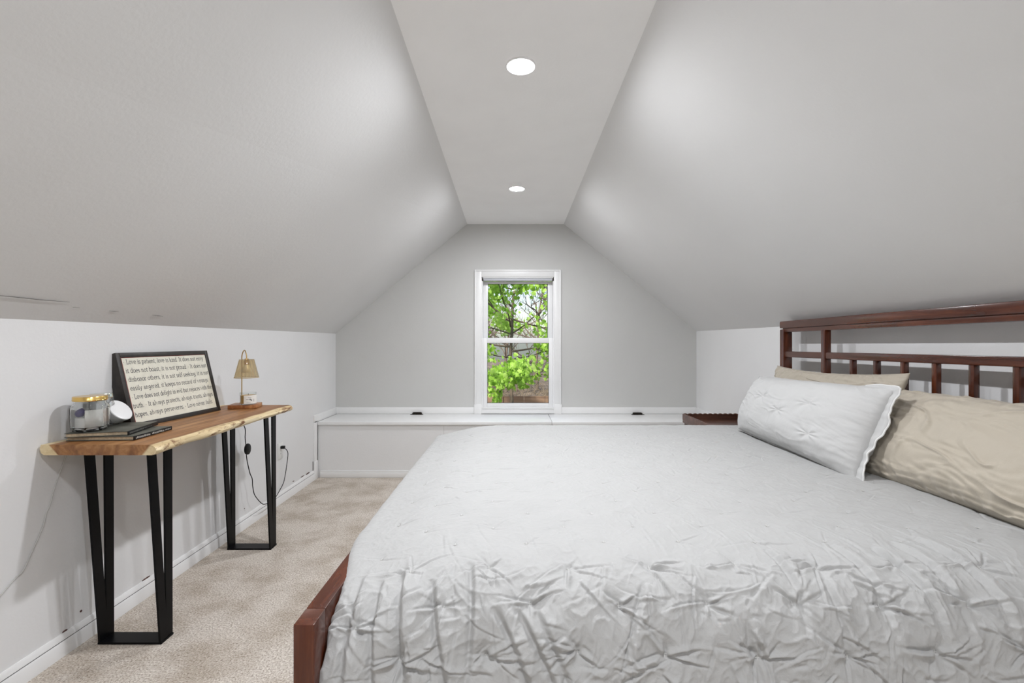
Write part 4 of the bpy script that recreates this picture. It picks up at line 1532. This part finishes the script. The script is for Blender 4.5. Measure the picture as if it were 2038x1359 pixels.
def leaves(name, spots, mat, parent, seed, smin, smax):
    rr = np.random.RandomState(seed)
    n = len(LEAF)
    co = []; fs = []
    for c in spots:
        s = rr.uniform(smin, smax)
        a = rr.uniform(0, 2 * PI); tilt_ = rr.uniform(.2, 1.3); roll = rr.uniform(-.8, .8)
        m_ = (Matrix.Rotation(rr.uniform(-1.3, 1.3), 3, 'Z') @ Matrix.Rotation(-tilt_ - .5, 3, 'X') @ Matrix.Rotation(roll, 3, 'Y') @ Matrix.Rotation(a * .25, 3, 'Z'))
        base = len(co)
        fold = rr.uniform(.05, .3)
        co.append(tuple(Vector(c) + m_ @ Vector((0, .35 * s, 0))))
        for (x, y) in LEAF:
            v = m_ @ Vector((x * s, y * s, abs(x) * fold * s))
            co.append(tuple(Vector(c) + v))
        for k in range(n):
            fs.append((base, base + 1 + k, base + 1 + (k + 1) % n))
    me = arrmesh(name, np.array(co), np.array(fs))
    o = obj(name, me, mat, parent, 0)
    return o


def branch_set(bm, p, d, r, L, depth, rr, tips, gravity=0.05, spread=.55, nkids=(2, 4)):
    n = 6
    pts = [Vector(p)]; dd = Vector(d).normalized()
    for k in range(n):
        dd = (dd + Vector((rr.uniform(-.16, .16), rr.uniform(-.16, .16), rr.uniform(-.10, .14) - gravity))).normalized()
        pts.append(pts[-1] + dd * L / n)
    tube(bm, pts, [r * (1 - .55 * k / n) for k in range(n + 1)], 6 if depth > 1 else 4)
    tips.append((pts, depth))
    if depth <= 0:
        return
    for k in range(rr.randint(*nkids)):
        i = rr.randint(2, n)
        nd_ = (dd + Vector((rr.uniform(-1, 1), rr.uniform(-1, 1), rr.uniform(-.3, .8))) * spread).normalized()
        branch_set(bm, pts[i], nd_, r * .52, L * rr.uniform(.5, .75), depth - 1, rr, tips, gravity, spread, nkids)


# the maple right outside the window
tr = thing('maple_tree', 'bright green maple tree just outside the window', 'tree', (0.0, 8.6, ground_z(0, 8.6)))
rr = random.Random(5)
bm = B(); tips = []
y0 = 8.6
trunk = catmull([(0.15, y0, ground_z(.15, y0) - .1), (.10, y0, -1.4), (0.0, y0, 0.0), (-.03, y0, 0.8), (0.0, y0, 1.35), (.02, y0, 1.9), (.12, y0 + .1, 2.6), (.15, y0 + .1, 3.4), (.3, y0, 4.4), (.3, y0, 5.2)], 5)
NTK = len(trunk)
tube(bm, trunk, [.040 - .030 * k / NTK for k in range(NTK)], 9)
for (px, py, dx, dy, dz_, L_, r_) in ((1017, 640, -1, .1, .55, 1.2, .022), (1012, 632, 1, -.05, -.25, 1.3, .020), (1015, 690, -.9, -.2, .15, 1.1, .02), (1015, 700, 1, -.2, .1, 1.2, .02), (1018, 600, .7, .1, .7, 1.3, .02), (1018, 610, -.7, -.2, .7, 1.3, .02),
                                      (1016, 740, .8, -.5, -.1, 1.0, .016), (1016, 745, -.8, -.5, -.05, 1.0, .016), (1024, 560, .5, 0, .8, 1.4, .02), (1024, 540, -.6, .1, .6, 1.3, .02), (1020, 500, 1, .3, .3, 1.3, .02), (1016, 720, .1, -1, -.1, .9, .015), (1016, 650, .2, 1, .3, 1.2, .015), (1016, 650, -.1, -1, .2, 1.2, .015), (1017, 665, 1, -.6, .5, 1.0, .014), (1017, 665, -1, -.6, .4, 1.0, .014), (1018, 585, .9, -.6, .2, 1.1, .014), (1018, 575, -.9, -.5, .1, 1.1, .014),
                                      (1017, 715, .9, -.7, .3, .9, .013), (1017, 712, -.6, -.8, .2, .9, .013), (1017, 735, .4, -.9, -.2, .8, .012)):
    p_ = P(px, py, y0)
    branch_set(bm, p_, (dx, dy, dz_), r_, L_, 2, rr, tips, 0.02, .6, (2, 4))
obj('trunk', bm, M['bark'], tr, 60)
spots = []
for pts_, dep in tips:
    k0 = 2 if dep < 2 else 3
    for k in range(k0, len(pts_)):
        for q_ in range(13 if dep > 0 else 15):
            p_ = pts_[k] + Vector((rr.gauss(0, .09), rr.gauss(0, .09), rr.gauss(0, .08) - .02))
            if p_.z > .40 - .30 * (p_.x < -.15) and rr.random() < (0.8 if p_.z > 1.0 else .33):
                spots.append(p_)
leaves('foliage', spots, M['leaf'], tr, 3,   .048, .088)

# bare woodland behind
for i, (x, y, h_) in enumerate(((-1.5, 15, 5.0), (.9, 16.5, 5.4), (2.6, 15.5, 4.6), (-.2, 20, 6.2), (-3.2, 18, 5.6), (1.8, 21, 6.4))):
    lab = ['bare brown tree left of the maple beyond the window', 'bare brown tree just right of the maple trunk beyond the window', 'bare brown tree at far right beyond the window',
           'tall bare tree straight behind the maple, beyond the window', 'bare tree at far left beyond the window', 'tallest bare tree right of the maple, far beyond the window'][i]
    gz0 = ground_z(x, y) - .1
    t = thing('bare_tree', lab, 'tree', (x, y, gz0), 'bare trees beyond the window')
    bm = B(); tp = []
    r2 = random.Random(40 + i)
    tr_pts = [Vector((x + r2.uniform(-.1, .1) * k, y + r2.uniform(-.1, .1) * k, gz0 + h_ * k / 6)) for k in range(7)]
    tube(bm, tr_pts, [.06 - .008 * k for k in range(7)], 7)
    for k in range(1, 7):
        for q_ in range(3):
            branch_set(bm, tr_pts[k], (r2.uniform(-1, 1), r2.uniform(-1, 1), r2.uniform(.1, .9)), .026, 1.7, 3, r2, tp, -.01, .8, (3, 4))
    obj('branches', bm, M['twig'], t, 0)

# dry brush on the bank
bm = B()
r3 = random.Random(77)
for k in range(1500):
    x, y = r3.uniform(-3, 4), r3.uniform(11.5, 17)
    z = ground_z(x, y)
    L_ = r3.uniform(.25, .8)
    d_ = Vector((r3.uniform(-.8, .8), r3.uniform(-.5, .3), r3.uniform(.25, 1))).normalized()
    tube(bm, [Vector((x, y, z - .05)), Vector((x, y, z)) + d_ * L_ * .6 + Vector((r3.uniform(-.06, .06), 0, 0)), Vector((x, y, z)) + d_ * L_ + Vector((r3.uniform(-.2, .2), 0, r3.uniform(-.2, .05)))], [.008, .006, .002], 4)
br_ = obj('dry_brush', bm, M['brush'], None, 0, (0.5, 14, ground_z(.5, 14)))
br_['kind'] = 'stuff'
tag(br_, 'tangle of dry brown brush on the bank outside the window', 'brush')
# low timber fence at the foot of the bank
fn = thing('wooden_fence', 'low brown timber fence below the tree outside the window', 'fence', (.6, 10.8, ground_z(.6, 10.8)))
zt_ = -0.10
for k in range(14):
    x0_ = -2.6 + k * .48
    obj('post' if k % 4 == 0 else 'board', box(B(), x0_, x0_ + (.47 if k % 4 else .475), 10.8 if k % 4 else 10.76, 10.85, ground_z(x0_, 10.8) - .1, zt_ + (.03 if k % 4 == 0 else r3.uniform(-.02, .01)), .004), M['fencewood'], fn)

# ================================================================== LIGHT, SKY, CAMERA
w = bpy.data.worlds.new('sky')
bpy.context.scene.world = w
w.use_nodes = True
nt = w.node_tree
bg = nt.nodes['Background']
sky = nt.nodes.new('ShaderNodeTexSky')
sky.sky_type = 'NISHITA'
sky.sun_disc = False
sky.sun_elevation = math.radians(48)
sky.sun_rotation = math.radians(200)
sky.air_density = 1.0
sky.dust_density = 2.0
nt.links.new(sky.outputs['Color'], bg.inputs['Color'])
bg.inputs['Strength'].default_value = 0.08
sun = bpy.data.lights.new('sun', 'SUN')
sun.energy = 1.9
sun.angle = math.radians(2)
sun.color = (1, .96, .88)
so_ = bpy.data.objects.new('sun', sun)
C.objects.link(so_)
so_.rotation_euler = Vector((0.35, 0.75, -0.95)).to_track_quat('-Z', 'Y').to_euler()

cam = bpy.data.cameras.new('camera')
cam.sensor_width = 36
cam.lens = F / 2038 * 36
cam.clip_start = .02
cam.clip_end = 200
co_ = bpy.data.objects.new('camera', cam)
C.objects.link(co_)
co_.location = (0, 0, CAMZ)
co_.rotation_euler = (PI / 2, 0, 0)
sc = bpy.context.scene
sc.camera = co_
sc.view_settings.view_transform = 'Standard'
sc.view_settings.look = 'None'
sc.view_settings.gamma = 1
sc.view_settings.exposure = 2.0
sc.view_settings.use_curve_mapping = False
sc.cycles.max_bounces = 12
sc.cycles.diffuse_bounces = 8
sc.cycles.transmission_bounces = 10
sc.cycles.transparent_max_bounces = 12
sc.cycles.caustics_reflective = False
sc.cycles.sample_clamp_indirect = 8
